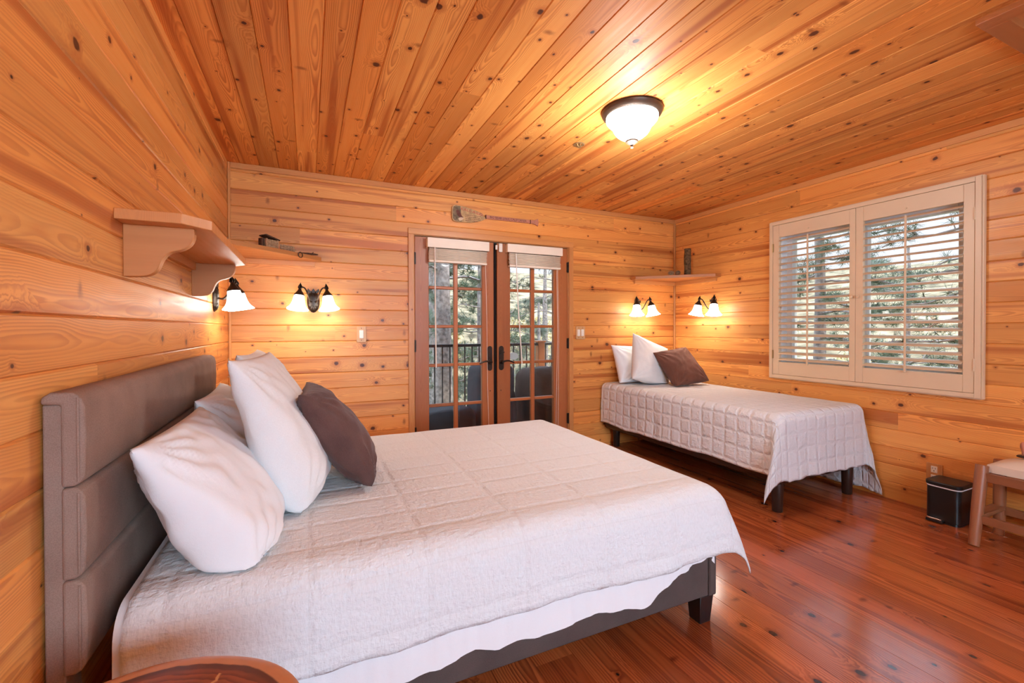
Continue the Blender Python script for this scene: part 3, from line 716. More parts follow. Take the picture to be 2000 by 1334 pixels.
# ------------------------------------------------------------------ switches and outlet
def switch(x, n, label):
    wd = 0.075 if n == 1 else 0.108
    root = thing('light_switch', label, 'switch', (x, YB, 1.115))
    MB().box(x - wd / 2, YB - 0.009, 1.110, x + wd / 2, YB, 1.243).build('cover_plate', 'plate_wood', root, bevel=0.003)
    for k in range(n):
        cx = x + (k - (n - 1) / 2) * 0.046
        MB().box(cx - 0.0165, YB - 0.013, 1.143, cx + 0.0165, YB - 0.006, 1.210).build('rocker', 'ivory', root, bevel=0.002)
        for z in (1.128, 1.225):
            MB().lathe([(0.0001, 0), (0.0035, 0), (0.0035, 0.0015), (0.0001, 0.002)], 10, Matrix.Translation((cx, YB - 0.0085, z)) @ Matrix.Rotation(R(90), 4, 'X')).build('screw', 'bronze', root)
    return root
switch(0.400, 1, 'single rocker switch on a wooden plate left of the double doors')
switch(2.519, 2, 'double rocker switch on a wooden plate right of the double doors')
ot = thing('wall_outlet', 'duplex outlet on a wooden plate low on the right wall behind the bin', 'outlet', (XR, 1.515, 0.2))
MB().box(XR - 0.009, 1.473, 0.185, XR, 1.557, 0.318).build('cover_plate', 'pine_trim', ot, bevel=0.003)
for zc in (0.280, 0.222):
    MB().box(XR - 0.012, 1.498, zc - 0.022, XR - 0.006, 1.532, zc + 0.022).build('receptacle', 'ivory', ot, bevel=0.004)
    sl = MB(); sl.box(XR - 0.0126, 1.5065, zc + 0.002, XR - 0.0115, 1.5090, zc + 0.013); sl.box(XR - 0.0126, 1.5210, zc + 0.003, XR - 0.0115, 1.5235, zc + 0.012); sl.box(XR - 0.0126, 1.5125, zc - 0.012, XR - 0.0115, 1.5175, zc - 0.006)
    sl.build('slot', 'black', ot)
# ------------------------------------------------------------------ paddle sign
pd = thing('paddle_sign', 'painted wooden paddle sign hung above the double doors', 'sign', (1.6, YB - 0.01, 2.2))
def bz(pts, n=8):
    out = []
    for (a, b, c) in pts:
        for i in range(n):
            t = i / n; out.append((a[0] * (1 - t) ** 2 + 2 * b[0] * t * (1 - t) + c[0] * t * t, a[1] * (1 - t) ** 2 + 2 * b[1] * t * (1 - t) + c[1] * t * t))
    return out
X0p, zc = 1.166, 2.243
bl = bz([((1.49, zc - 0.016), (1.42, zc - 0.062), (1.32, zc - 0.068)), ((1.32, zc - 0.068), (1.25, zc - 0.072), (1.21, zc - 0.072)), ((1.21, zc - 0.072), (X0p, zc - 0.072), (X0p, zc - 0.03)),
         ((X0p, zc - 0.03), (X0p - 0.002, zc), (X0p, zc + 0.04)), ((X0p, zc + 0.04), (X0p, zc + 0.078), (1.21, zc + 0.078)), ((1.21, zc + 0.078), (1.33, zc + 0.07), (1.49, zc + 0.016))])
XP = lambda a, b, h: (a, YB - 0.006 - h, b)
blade = MB().prism(bl, 0, 0.012, XP).build('blade', 'tan_paint', pd, bevel=0.002)
inset = [(a * 0.93 + 1.29 * 0.07, zc + (b - zc) * 0.90) for a, b in bl]
art = [p for p in inset if p[0] < 1.265]
MB().prism(art, 0.012, 0.0130, XP).build('painted_scene', 'moss_paint', blade)
MB().prism(bz([((1.205, zc + 0.030), (1.23, zc + 0.045), (1.245, zc + 0.010)), ((1.245, zc + 0.010), (1.255, zc - 0.02), (1.275, zc - 0.028)), ((1.275, zc - 0.028), (1.24, zc - 0.035), (1.222, zc - 0.02)), ((1.222, zc - 0.02), (1.205, zc + 0.0), (1.205, zc + 0.03))]), 0.013, 0.0142, XP).build('dark_bird_shape', 'brown_ink', blade)
MB().prism(bz([((1.225, zc - 0.04), (1.25, zc - 0.022), (1.278, zc - 0.032)), ((1.278, zc - 0.032), (1.262, zc - 0.058), (1.238, zc - 0.062)), ((1.238, zc - 0.062), (1.228, zc - 0.055), (1.225, zc - 0.04))]), 0.013, 0.0142, XP).build('pale_shape', 'cream_paint', blade)
MB().prism([(1.490, zc - 0.017), (1.490, zc + 0.017), (1.945, zc + 0.0165), (1.945, zc - 0.0165)], 0, 0.012, XP).build('shaft', 'pink_wood', pd, bevel=0.003)
MB().prism([(1.945, zc - 0.015), (1.945, zc + 0.015), (1.985, zc + 0.018), (2.028, zc + 0.036), (2.036, zc), (2.028, zc - 0.036), (1.985, zc - 0.018)], 0, 0.012, XP).build('grip', 'pink_wood', pd, bevel=0.003)
for bx in (1.490, 1.945): MB().box(bx - 0.004, YB - 0.020, zc - 0.018, bx + 0.004, YB - 0.004, zc + 0.018).build('band', 'brown_ink', pd)
def wall_text(body, size, x, z, rot, mat, parent, nm='lettering', align='CENTER', xs=1.0, y=0.0183):
    X = Matrix.Translation((x, YB - y, z)) @ Matrix.Rotation(rot, 4, 'Y') @ Matrix.Rotation(R(90), 4, 'X')
    return text_mesh(nm, body, size, mat, parent, X, align, xs=xs)
wall_text('BIG BEAR LAKE, CALIFORNIA', 0.0285, 1.715, zc, 0, 'brown_ink', pd, xs=1.02)
for ch, x, z, a in zip('KALL-A-LUCK', [1.262, 1.289, 1.314, 1.337, 1.355, 1.372, 1.389, 1.404, 1.420, 1.437, 1.453], [0.046, 0.043, 0.040, 0.036, 0.032, 0.029, 0.026, 0.023, 0.019, 0.015, 0.011], [8, 10, 11, 12, 12, 12, 13, 13, 14, 14, 14]):
    wall_text(ch, 0.038 - (x - 1.262) * 0.045, x, zc + z, R(a), 'red_ink', blade, y=0.0190)
sm = MB(); rr = random.Random(3)
for k, z in enumerate((-0.004, -0.020, -0.036, -0.052)):   # rows of small worn print, illegible in the photo
    x = 1.292
    while x < 1.425 - 0.015 * (k == 3):
        wdt = rr.uniform(0.005, 0.016); sm.box(x, YB - 0.0189, zc + z - 0.0022, x + wdt, YB - 0.0178, zc + z + 0.0022); x += wdt + 0.004
sm.build('worn_print', 'brown_ink', blade)

# ------------------------------------------------------------------ shelves
ls = thing('bracket_shelf', 'wooden shelf on two scrolled brackets above the grey headboard', 'shelf', (XL, 2.25, 1.4))
MB().prism([(XL, 1.708), (-0.358, 1.708), (-0.291, 1.790), (-0.291, 2.690), (-0.358, 2.775), (XL, 2.775)], 1.553, 1.586, lambda a, b, h: (a, b, h)).build('shelf_board', 'fir_shelf', ls, bevel=0.002)
for o in ls.children:
    uvl = o.data.uv_layers[0].data     # grain runs along the wall
    for q in uvl: q.uv = (q.uv[1], q.uv[0])
br = [(XL, 1.553), (-0.339, 1.553), (-0.338, 1.538)] + bz([((-0.338, 1.538), (-0.340, 1.486), (-0.395, 1.475)), ((-0.395, 1.475), (-0.420, 1.468), (-0.432, 1.430)), ((-0.432, 1.430), (-0.442, 1.392), (-0.485, 1.390))], 7) + [(-0.485, 1.390), (XL, 1.388)]
for y in (1.780, 2.690):
    MB().prism(br, y, y + 0.035, lambda a, b, h: (a, h, b)).build('bracket', 'fir_shelf', ls, bevel=0.002)
MB().box(XL, 1.815, 1.515, XL + 0.02, 2.690, 1.553).build('cleat', 'fir_shelf', ls, bevel=0.002)
def corner_shelf(cx, cy, sx, zt, label):
    root = thing('corner_shelf', label, 'shelf', (cx, cy, zt - 0.07), 'corner shelves')
    L, e = 0.625, 0.078
    P = [(0, 0), (L, 0), (L, -e), (e, -L), (0, -L)]
    MB().prism(P, zt - 0.03, zt, lambda a, b, h: (cx + sx * a, cy + b, h)).build('shelf_board', 'fir_shelf', root, bevel=0.002)
    MB().box(cx, cy - 0.019, zt - 0.068, cx + sx * (L - 0.045), cy, zt - 0.03).build('cleat', 'pine_trim', root, bevel=0.002)
    MB().box(cx, cy - L + 0.045, zt - 0.068, cx + sx * 0.019, cy - 0.019, zt - 0.03).build('cleat', 'pine_trim', root, bevel=0.002)
    return root
corner_shelf(XL, YB, 1, 1.776, 'triangular shelf in the left corner, holding a tiny log cabin')
corner_shelf(XR, YB, -1, 1.768, 'triangular shelf in the right corner, holding an upright bark log')
# small things on the left corner shelf
ZS = 1.776
def at_rot(x, y, z, a): return Matrix.Translation((x, y, z)) @ Matrix.Rotation(a, 4, 'Z')
cb = thing('toy_log_cabin', 'tiny log cabin with a tilted dark roof on the left corner shelf', 'ornament', (-0.235, 3.47, ZS))
A = at_rot(-0.235, 3.47, ZS, R(38))
mb = MB()
for k in range(5):
    for (dx, dy, ax) in ((0, -0.03, 0), (0, 0.03, 0), (-0.04, 0, 1), (0.04, 0, 1)):
        z = 0.006 + k * 0.0105; l = 0.046 if ax == 0 else 0.036
        p0, p1 = ((dx - l, dy, z), (dx + l, dy, z)) if ax == 0 else ((dx, dy - l, z + 0.004), (dx, dy + l, z + 0.004))
        mb.tube([A @ Vector(p0), A @ Vector(p1)], 0.0056, 7)
mb.build('log_wall', 'mini_log', cb, smooth=True)
mb = MB(); mb.box(-0.052, -0.040, -0.004, 0.052, 0.040, 0.004, A @ Matrix.Translation((0.004, 0, 0.068)) @ Matrix.Rotation(R(14), 4, 'Y'))
mb.build('roof', 'twig', cb, bevel=0.001)
MB().box(-0.066, -0.018, 0.0, -0.046, 0.018, 0.058, A).build('chimney', 'twig', cb, bevel=0.002)
fb = thing('toy_log_fence', 'row of short pale log stubs beside the tiny cabin', 'ornament', (-0.125, 3.56, ZS))
A = at_rot(-0.125, 3.56, ZS, R(38)); mb = MB()
for k in range(10):
    x = -0.052 + k * 0.0115; hgt = 0.040 + 0.006 * ns(k * 1.7)
    mb.tube([A @ Vector((x, 0, 0)), A @ Vector((x, 0.002, hgt))], 0.0055, 7)
mb.tube([A @ Vector((-0.06, -0.006, 0.016)), A @ Vector((0.062, -0.006, 0.018))], 0.004, 6)
tag(mb.build('log_row', 'mini_log', fb, smooth=True))
rg = MB(); A = at_rot(-0.052, 3.602, ZS, R(45)) @ Matrix.Translation((0, -0.012, -0.016))
rg.tube([A @ Vector((0.019 * math.cos(t), 0, 0.019 * math.sin(t))) for t in [2 * PI * i / 24 for i in range(25)]], 0.0038, 7, cap=False)
tag(rg.build('hanging_ring', 'twig', smooth=True), 'small dark ring hanging over the edge of the left corner shelf', 'ring')
tw = MB(); tw.tube([(-0.045, 3.66, ZS + 0.006), (0.0, 3.69, ZS + 0.010), (0.04, 3.71, ZS + 0.012), (0.075, 3.745, ZS + 0.016)], [0.006, 0.009, 0.008, 0.004], 8)
tw.tube([(0.03, 3.705, ZS + 0.012), (0.045, 3.70, ZS + 0.026)], [0.005, 0.002], 6)
tag(tw.build('twig', 'twig', smooth=True), 'short dark twig lying near the right end of the left corner shelf', 'twig')
# on the right corner shelf
ZS = 1.768
def barky(mb, x, y, z0, z1, r, seed):
    n = 20; m = 14
    mb.grid(n, m, lambda a, b: (x + (r + 0.006 * ns(a * 9 % 9, b * 5, seed)) * math.cos(2 * PI * a), y + (r + 0.006 * ns(a * 9 % 9, b * 5, seed)) * math.sin(2 * PI * a), z0 + (z1 - z0) * b))
    mb.add([(x + r * math.cos(2 * PI * k / 20), y + r * math.sin(2 * PI * k / 20), z1 - 0.001) for k in range(20)], [tuple(range(20))])
lg = thing('bark_log', 'upright bark covered log on the right corner shelf', 'log', (3.63, 3.49, ZS))
mb = MB(); barky(mb, 3.63, 3.49, ZS, ZS + 0.285, 0.034, 2.0); mb.build('bark_stem', 'bark_log', lg, smooth=True)
mb = MB(); mb.tube([(3.60, 3.475, ZS + 0.02), (3.585, 3.465, ZS + 0.035), (3.572, 3.458, ZS + 0.052)], [0.016, 0.014, 0.011], 10); mb.build('branch_stub', 'bark_log', lg, smooth=True)
def pinecone(x, y, ang, label, sc=1.0):
    mb = MB(); A = at_rot(x, y, ZS + 0.024 * sc, ang) @ Matrix.Rotation(R(90), 4, 'X')
    for k in range(70):
        t = k / 70; a = k * 2.399963; rad = 0.024 * sc * math.sin(PI * (0.12 + 0.83 * t)) ; h = (t - 0.5) * 0.065 * sc
        c = A @ Vector((rad * 0.5 * math.cos(a), rad * 0.5 * math.sin(a), h))
        tip = A @ Vector((rad * math.cos(a), rad * math.sin(a), h + 0.006 * sc)); w = 0.006 * sc
        l = A @ Vector((rad * 0.8 * math.cos(a + 0.35), rad * 0.8 * math.sin(a + 0.35), h)); r_ = A @ Vector((rad * 0.8 * math.cos(a - 0.35), rad * 0.8 * math.sin(a - 0.35), h))
        u = A @ Vector((rad * 0.75 * math.cos(a), rad * 0.75 * math.sin(a), h + 0.011 * sc))
        mb.add([c, l, tip, r_, u], [(0, 1, 2), (0, 2, 3), (1, 4, 2), (2, 4, 3), (0, 4, 1), (0, 3, 4)])
    mb.sphere(A @ Vector((0, 0, 0)), 0.014 * sc, 10, 8)
    return tag(mb.build('pine_cone', 'mini_log'), label, 'pine cone', 'pine cones on the right corner shelf')
pinecone(3.425, 3.515, R(20), 'small pine cone on the right corner shelf, farther from the bark log')
pinecone(3.505, 3.50, R(-35), 'small pine cone on the right corner shelf, nearer the bark log', 1.15)

# ------------------------------------------------------------------ cloth and cushions
def sm01(x): x = max(0.0, min(1.0, x)); return x * x * (3 - 2 * x)
def drape(mb, x0, x1, y0, y1, zt, drops, rad, flare, corners, step, hem, seed, rough=0.004, ripple=0.0, rip_k=18.0, taper=0.0):
    """a cloth laid over a bed top: flat on top, rolled over each edge that has a drop, with a loose fold at the corners"""
    dxm, dxp, dym, dyp = drops
    fx0, fx1 = x0 + (rad if dxm else 0), x1 - (rad if dxp else 0)
    fy0, fy1 = y0 + (rad if dym else 0), y1 - (rad if dyp else 0)
    nu = int((fx1 - fx0 + dxm + dxp) / step); nv = int((fy1 - fy0 + dym + dyp) / step)
    q = rad * PI / 2
    def cl(a, b):
        s = fx0 - dxm + (fx1 - fx0 + dxm + dxp) * a; t = fy0 - dym + (fy1 - fy0 + dym + dyp) * b
        return s, t
    def fn(a, b):
        s, t = cl(a, b)
        ax = fx0 - s if s < fx0 else (s - fx1 if s > fx1 else 0.0); sx = -1 if s < fx0 else 1
        ay = fy0 - t if t < fy0 else (t - fy1 if t > fy1 else 0.0); sy = -1 if t < fy0 else 1
        if ay and taper: ay *= 1 - taper * sm01((s - x1 + 0.42) / 0.42)
        if ay and not ax: ay *= 1 + hem * (ns(s * 3.1, seed) + 0.55 * ns(s * 10.0, seed + 1))
        if ax and not ay: ax *= 1 + hem * ns(t * 3.1, seed + 5)
        px, py = min(max(s, fx0), fx1), min(max(t, fy0), fy1)
        d = math.hypot(ax, ay)
        z = zt + rough * ns(s * 2.2, t * 2.2, seed) + rough * 0.6 * ns(s * 7, t * 7, seed)
        if d < 1e-6: return (px, py, z)
        ux, uy = sx * ax / d, sy * ay / d
        if d < q: hor = rad * math.sin(d / rad); dz = rad * (1 - math.cos(d / rad)); e = 0
        else: e = d - q; hor = rad + flare * e; dz = rad + e * math.sqrt(1 - flare * flare)
        al = s if ay else t
        w = ripple * sm01(e / 0.2) * (ns(al * rip_k, seed * 3.3) + 0.5 * ns(al * rip_k * 2.3, seed))
        w += 0.012 * sm01(e / 0.25) * ns(al * 4.0, seed + 2, e * 3)
        x, y = px + ux * (hor + w), py + uy * (hor + w)
        if ax > 0 and ay > 0:
            key = ('x-' if sx < 0 else 'x+') + ('y-' if sy < 0 else 'y+')
            if key in corners:
                cxd, cyd, K = corners[key]
                ex = K * math.sin(2 * math.atan2(ay, ax)) ** 1.1 * sm01(d / (1.414 * max(dxm, dxp, dym, dyp))) 
                x += cxd * ex; y += cyd * ex; dz -= 0.35 * ex
        return (x, y, max(0.022, z - dz))
    mb.grid(nu, nv, fn, cl)
    return mb

def pillow(name, label, w, h, t, center, u, up, mat, seed, wr=0.006, pinch=0.09, group=None, sag=0.15, n=44, edge=0.42, rest=None):
    u = Vector(u).normalized(); up = Vector(up); up = (up - u * up.dot(u)).normalized(); nn = u.cross(up)
    A = Matrix(((u.x, nn.x, up.x, center[0]), (u.y, nn.y, up.y, center[1]), (u.z, nn.z, up.z, center[2]), (0, 0, 0, 1)))
    mb = MB()
    for sgn in (1, -1):
        def fn(a, b):
            p, q = 2 * a - 1, 2 * b - 1
            p = math.sin(p * PI / 2) * 0.35 + p * 0.65; q = math.sin(q * PI / 2) * 0.35 + q * 0.65
            x = w / 2 * p * (1 - pinch * (1 - q * q) * p * p); z = h / 2 * q * (1 - pinch * (1 - p * p) * q * q)
            th = max(0, (1 - p * p) * (1 - q * q)) ** edge * t / 2 * (1 - sag * q)
            cr = 0.0
            ed = max(abs(p), abs(q))
            if th > 1e-5:
                cr = wr * (ns(x * 9, z * 9, seed + sgn * 3) + 0.7 * ns(x * 21, z * 16, seed + 7 + sgn))
                # creases fanning out of the corners
                for cx_, cz_ in ((-1, -1), (-1, 1), (1, -1), (1, 1)):
                    dd = math.hypot(p - cx_, q - cz_); an = math.atan2(q - cz_, p - cx_)
                    cr += wr * 0.9 * math.sin(an * 17 + seed * 3 + cx_) * math.exp(-dd * dd * 2.2) * min(1, dd * 3)
                cr *= min(1, th / (t * 0.18))
            P = A @ Vector((x, sgn * (th + cr), z))
            if rest is not None and P.z < rest + 0.03:      # the belly flattens where it lies on the bed
                k = rest + 0.03 - P.z; P.z = rest + 0.03 * math.exp(-k / 0.03) + 0.003 * min(1, th / 0.03) * sgn * (1 if nn.z > 0 else -1)
            return P
        mb.grid(n, n, fn, lambda a, b: (a * w, b * h))
    return tag(mb.build(name, mat, smooth=True, merge=True, angle=80), label, 'pillow', group)

# ------------------------------------------------------------------ the big bed
HX = -0.450
bed = thing('upholstered_bed', 'low taupe upholstered bed with channelled headboard against the left wall', 'bed', (0.55, 2.08, 0))
hb = MB(); hb.box(-0.520, 1.290, 0.445, -0.485, 2.835, 1.058); hb.box(-0.520, 1.290, 0.0, -0.487, 1.372, 0.45); hb.box(-0.520, 2.750, 0.0, -0.487, 2.835, 0.45)
hbo = hb.build('headboard', 'taupe', bed, bevel=0.004)
zs = [0.462, 0.672, 0.876, 1.086]
for k in range(3):
    c = MB()
    y0, y1, za, zb = 1.282, 2.842, zs[k] + 0.001, zs[k + 1] - 0.001
    def prof(a):   # rounded cushion front, section in (x, z)
        return a
    x_in = -0.488 if k < 2 else -0.488
    poly = [(x_in, za), (HX - 0.016, za), (HX - 0.005, za + 0.006), (HX + 0.001, za + 0.022), (HX + 0.004, (za + zb) / 2), (HX + 0.001, zb - 0.022), (HX - 0.005, zb - 0.006), (HX - 0.016, zb), (x_in, zb)]
    if k == 2:
        poly = [(x_in, za), (HX - 0.016, za), (HX - 0.005, za + 0.006), (HX + 0.001, za + 0.022), (HX + 0.004, (za + zb) / 2), (HX + 0.002, zb - 0.035), (HX - 0.004, zb - 0.014), (HX - 0.018, zb - 0.002), (-0.505, zb), (-0.520, zb - 0.010), (-0.521, zb - 0.026), (x_in, zb - 0.028)]
    c.prism(poly, y0, y1, lambda a, b, h: (a, h, b))
    c.build('headboard_cushion', 'taupe', hbo, bevel=0.007, seg=3, smooth=True, angle=60)
    pp = MB()
    for y in (y0 - 0.001,):
        pp.tube([(HX - 0.008, y, za + 0.012), (HX - 0.008, y, zb - 0.012)], 0.0028, 6)
    pp.build('piping', 'taupe', hbo, smooth=True)
rl = MB(); rl.box(-0.487, 1.325, 0.118, 0.140, 1.362, 0.345); rl.box(0.1425, 1.325, 0.118, 1.498, 1.362, 0.345)
rl.build('side_rail', 'rail_fabric', bed, bevel=0.006)
MB().box(-0.487, 2.800, 0.118, 1.498, 2.837, 0.345).build('side_rail', 'rail_fabric', bed, bevel=0.006)
MB().box(1.4985, 1.320, 0.116, 1.538, 2.842, 0.350).build('foot_rail', 'rail_fabric', bed, bevel=0.007)
def tleg(x, y, a=0.038, b=0.029, h=0.118):
    mb = MB(); V = [(x - b, y - b, 0), (x + b, y - b, 0), (x + b, y + b, 0), (x - b, y + b, 0), (x - a, y - a, h), (x + a, y - a, h), (x + a, y + a, h), (x - a, y + a, h)]
    mb.add(V, [(0, 3, 2, 1), (4, 5, 6, 7), (0, 1, 5, 4), (1, 2, 6, 5), (2, 3, 7, 6), (3, 0, 4, 7)]); return mb
for x, y in ((1.492, 1.366), (1.492, 2.796), (0.14, 1.40), (0.14, 2.08)): tleg(x, y).build('leg', 'black', bed, bevel=0.003)
mt = MB(); mt.box(-0.430, 1.352, 0.300, 1.510, 2.808, 0.548)
tag(mt.build('mattress', 'sheet', bevel=0.05, seg=5), 'white mattress hidden under the sheet of the big bed', 'mattress')
sh = MB(); drape(sh, -0.412, 1.545, 1.308, 2.852, 0.563, (0, 0.20, 0.405, 0.36), 0.075, 0.03, {}, 0.016, 0.10, 3.0, 0.002, 0.016, 12.0, 0.28)
tag(sh.build('bed_sheet', 'sheet', smooth=True, angle=180), 'plain white sheet hanging below the coverlet of the big bed', 'sheet')
qt = MB(); drape(qt, -0.392, 1.585, 1.288, 2.872, 0.574, (0, 0.335, 0.322, 0.34), 0.095, 0.05, {'x+y-': (0.80, -0.38, 0.12)}, 0.017, 0.05, 11.0, 0.004, 0.006, 7.0)
tag(qt.build('coverlet', 'quilt', smooth=True, angle=180, solid=0.006), 'off white slubbed coverlet spread over the big bed', 'coverlet')

pillow('pillow', 'crumpled white sleeping pillow leaning on the headboard at the near side of the big bed', 0.66, 0.48, 0.235, (-0.262, 1.700, 0.722), (0.03, 1, 0.0), (-0.24, 0, 0.40), 'sheet', 1.3, 0.012, 0.035, 'pillows on the big bed', 0.45, edge=0.35, rest=0.580)
pillow('pillow', 'white sleeping pillow at the far side of the big bed, mostly behind the shams', 0.66, 0.48, 0.24, (-0.285, 2.440, 0.735), (-0.02, 1, 0.0), (-0.25, 0, 0.40), 'sheet', 4.1, 0.012, 0.05, 'pillows on the big bed', 0.3, rest=0.580)
pillow('sham_pillow', 'large off white square sham in front, left of the plum cushion', 0.58, 0.58, 0.21, (-0.090, 1.985, 0.850), (0.14, 1, 0.0), (-0.37, 0.05, 0.92), 'sham', 6.2, 0.007, 0.04, 'pillows on the big bed', 0.45, edge=0.36, rest=0.580)
pillow('sham_pillow', 'second off white square sham, only its top showing behind the front sham', 0.58, 0.56, 0.23, (-0.150, 2.585, 0.855), (0.05, 1, 0.0), (-0.44, 0.05, 0.90), 'sham', 8.4, 0.006, 0.05, 'pillows on the big bed', 0.2, rest=0.580)
pillow('throw_pillow', 'plum brown velvet cushion on the big bed, leaning on the shams', 0.45, 0.46, 0.19, (0.112, 2.060, 0.785), (0.06, 1, 0.0), (-0.56, -0.02, 0.80), 'velvet', 2.7, 0.010, 0.07, None, 0.1, rest=0.580)

# ------------------------------------------------------------------ the small bed
b2 = thing('platform_bed', 'narrow dark wood platform bed on round legs in the right corner', 'bed', (3.25, 2.85, 0))
MB().box(2.800, 1.910, 0.190, 3.690, 3.800, 0.262).build('platform', 'espresso', b2, bevel=0.022, seg=4)
for x, y in ((2.840, 1.955), (3.610, 1.950), (2.905, 3.740), (3.610, 3.740)):
    MB().lathe([(0.0001, 0), (0.029, 0), (0.031, 0.004), (0.038, 0.20), (0.0001, 0.20)], 24, Matrix.Translation((x, y, 0))).build('leg', 'espresso', b2, smooth=True)
tag(MB().box(2.810, 1.930, 0.262, 3.685, 3.800, 0.635).build('mattress', 'sheet', bevel=0.05, seg=5), 'white mattress hidden under the quilt of the small bed', 'mattress')
q2 = MB(); drape(q2, 2.768, 3.738, 1.888, 3.815, 0.658, (0.442, 0.66, 0.470, 0), 0.062, 0.03, {'x-y-': (-0.92, -0.16, 0.29), 'x+y-': (0.16, -0.95, 0.12)}, 0.0145, 0.05, 21.0, 0.004, 0.006, 9.0)
tag(q2.build('quilt', 'quilt_small', smooth=True, angle=180, solid=0.006), 'white quilt stitched in squares on the small bed, one corner trailing low', 'quilt')
pillow('pillow', 'white sleeping pillow propped on the far wall at the small bed', 0.66, 0.42, 0.17, (3.175, 3.690, 0.842), (1, 0.02, -0.03), (-0.05, 0.36, 0.93), 'sheet', 5.5, 0.008, 0.06, 'pillows on the small bed', 0.2, rest=0.664)
pillow('sham_pillow', 'white square sham with one pointed corner raised on the small bed', 0.50, 0.50, 0.17, (3.160, 3.520, 0.868), (0.95, 0.02, -0.34), (0.28, 0.34, 0.88), 'sham', 7.5, 0.005, 0.06, 'pillows on the small bed', 0.1, rest=0.664)
pillow('throw_pillow', 'chestnut brown velvet cushion on the small bed, leaning on the white sham', 0.43, 0.43, 0.17, (3.372, 3.325, 0.838), (0.99, -0.02, 0.115), (0.07, 0.62, 0.75), 'velvet_warm', 3.1, 0.008, 0.06, None, 0.1, rest=0.664)

# ------------------------------------------------------------------ bin
bn = thing('pedal_bin', 'small black pedal bin against the right wall beside the bench', 'bin', (3.675, 1.40, 0))
def rrect(x0, y0, x1, y1, r, n=6):
    out = []
    for cx_, cy_, a0 in ((x1 - r[1], y1 - r[1], 0), (x0 + r[0], y1 - r[0], 90), (x0 + r[0], y0 + r[0], 180), (x1 - r[1], y0 + r[1], 270)):
        rad = r[0] if cx_ < (x0 + x1) / 2 else r[1]
        for i in range(n + 1):
            t = R(a0 + 90 * i / n); out.append((cx_ + rad * math.cos(t), cy_ + rad * math.sin(t)))
    return out
I3 = lambda a, b, h: (a, b, h)
MB().prism(rrect(3.588, 1.318, 3.768, 1.486, (0.035, 0.012)), 0.014, 0.222, I3).build('bucket', 'black', bn, bevel=0.003, smooth=True)
MB().prism(rrect(3.592, 1.322, 3.766, 1.482, (0.033, 0.012)), 0.0, 0.014, I3).build('base_ring', 'black', bn)
MB().prism(rrect(3.586, 1.316, 3.769, 1.488, (0.037, 0.014)), 0.221, 0.2275, I3).build('liner_bag_edge', 'sheet', bn, smooth=True)
MB().prism(rrect(3.582, 1.312, 3.772, 1.492, (0.040, 0.014)), 0.2275, 0.254, I3).build('lid', 'black', bn, bevel=0.006, smooth=True)
MB().prism(rrect(3.555, 1.392, 3.592, 1.466, (0.012, 0.004)), 0.022, 0.032, I3).build('pedal', 'chrome', bn, bevel=0.003, smooth=True)
MB().box(3.560, 1.388, 0.004, 3.600, 1.470, 0.022).build('pedal_bracket', 'black', bn, bevel=0.003)

# ------------------------------------------------------------------ bench
be = thing('bench', 'wooden bench with round legs and cream padded seat along the right wall', 'bench', (3.58, 0.72, 0))
BY0, BY1 = 0.20, 1.185
def bleg(p0, p1):
    return MB().tube([p0, (p0[0] * 0.5 + p1[0] * 0.5, p0[1] * 0.5 + p1[1] * 0.5, p0[2] * 0.5 + p1[2] * 0.5), p1], [0.0235, 0.028, 0.0285], 22)
for y, dy in ((BY1, 0.0), (BY0, 0.0)):
    bleg((3.392, y + dy, 0), (3.487, y, 0.440)).build('leg', 'bench_wood', be, bevel=0.003, smooth=True)
    bleg((3.705, y + dy, 0), (3.715, y, 0.440)).build('leg', 'bench_wood', be, bevel=0.003, smooth=True)
fr_ = MB(); fr_.box(3.462, BY0, 0.352, 3.484, BY1, 0.402); fr_.box(3.715, BY0, 0.352, 3.737, BY1, 0.402); fr_.box(3.462, BY0 - 0.01, 0.352, 3.72, BY0 + 0.012, 0.402); fr_.box(3.484, BY1 - 0.012, 0.352, 3.72, BY1 + 0.010, 0.402)
fr_.build('seat_rail', 'bench_wood', be, bevel=0.003)
for y in (BY1, 0.86, 0.52, BY0):
    MB().box(3.43, y - 0.028, 0.152, 3.712, y + 0.028, 0.176).build('cross_stretcher', 'bench_wood', be, bevel=0.003)
MB().box(3.414, BY0, 0.125, 3.436, BY1, 0.170).build('long_stretcher', 'bench_wood', be, bevel=0.003)
MB().box(3.698, BY0, 0.125, 3.720, BY1, 0.170).build('long_stretcher', 'bench_wood', be, bevel=0.003)
def seat(a, b):
    p, q = 2 * a - 1, 2 * b - 1
    dome = 0.055 * (max(0, 1 - abs(p) ** 3.2) * max(0, 1 - abs(q) ** 5)) ** 0.75
    return (3.616 + 0.118 * p, 0.69 + 0.478 * q, 0.445 + dome)
cu = MB(); cu.grid(24, 40, seat)
cu.box(3.498, 0.212, 0.402, 3.734, 1.168, 0.4455)
cu.build('seat_cushion', 'cream', be, smooth=True)
ob = thing('candlestick', 'rosy stemmed ornament with dark round foot standing on the bench seat', 'ornament', (3.60, 1.0, 0.49))
ob_x, ob_y = 3.635, 1.062
T = Matrix.Translation((ob_x, ob_y, 0.496))
MB().lathe([(0.0001, 0), (0.032, 0), (0.033, 0.004), (0.028, 0.009), (0.0001, 0.010)], 28, T).build('round_foot', 'espresso', ob, smooth=True)
MB().lathe([(0.0001, 0.009), (0.012, 0.010), (0.013, 0.03), (0.020, 0.055), (0.018, 0.075), (0.011, 0.085), (0.0001, 0.086)], 24, T).build('stem', 'pink_wood', ob, smooth=True)

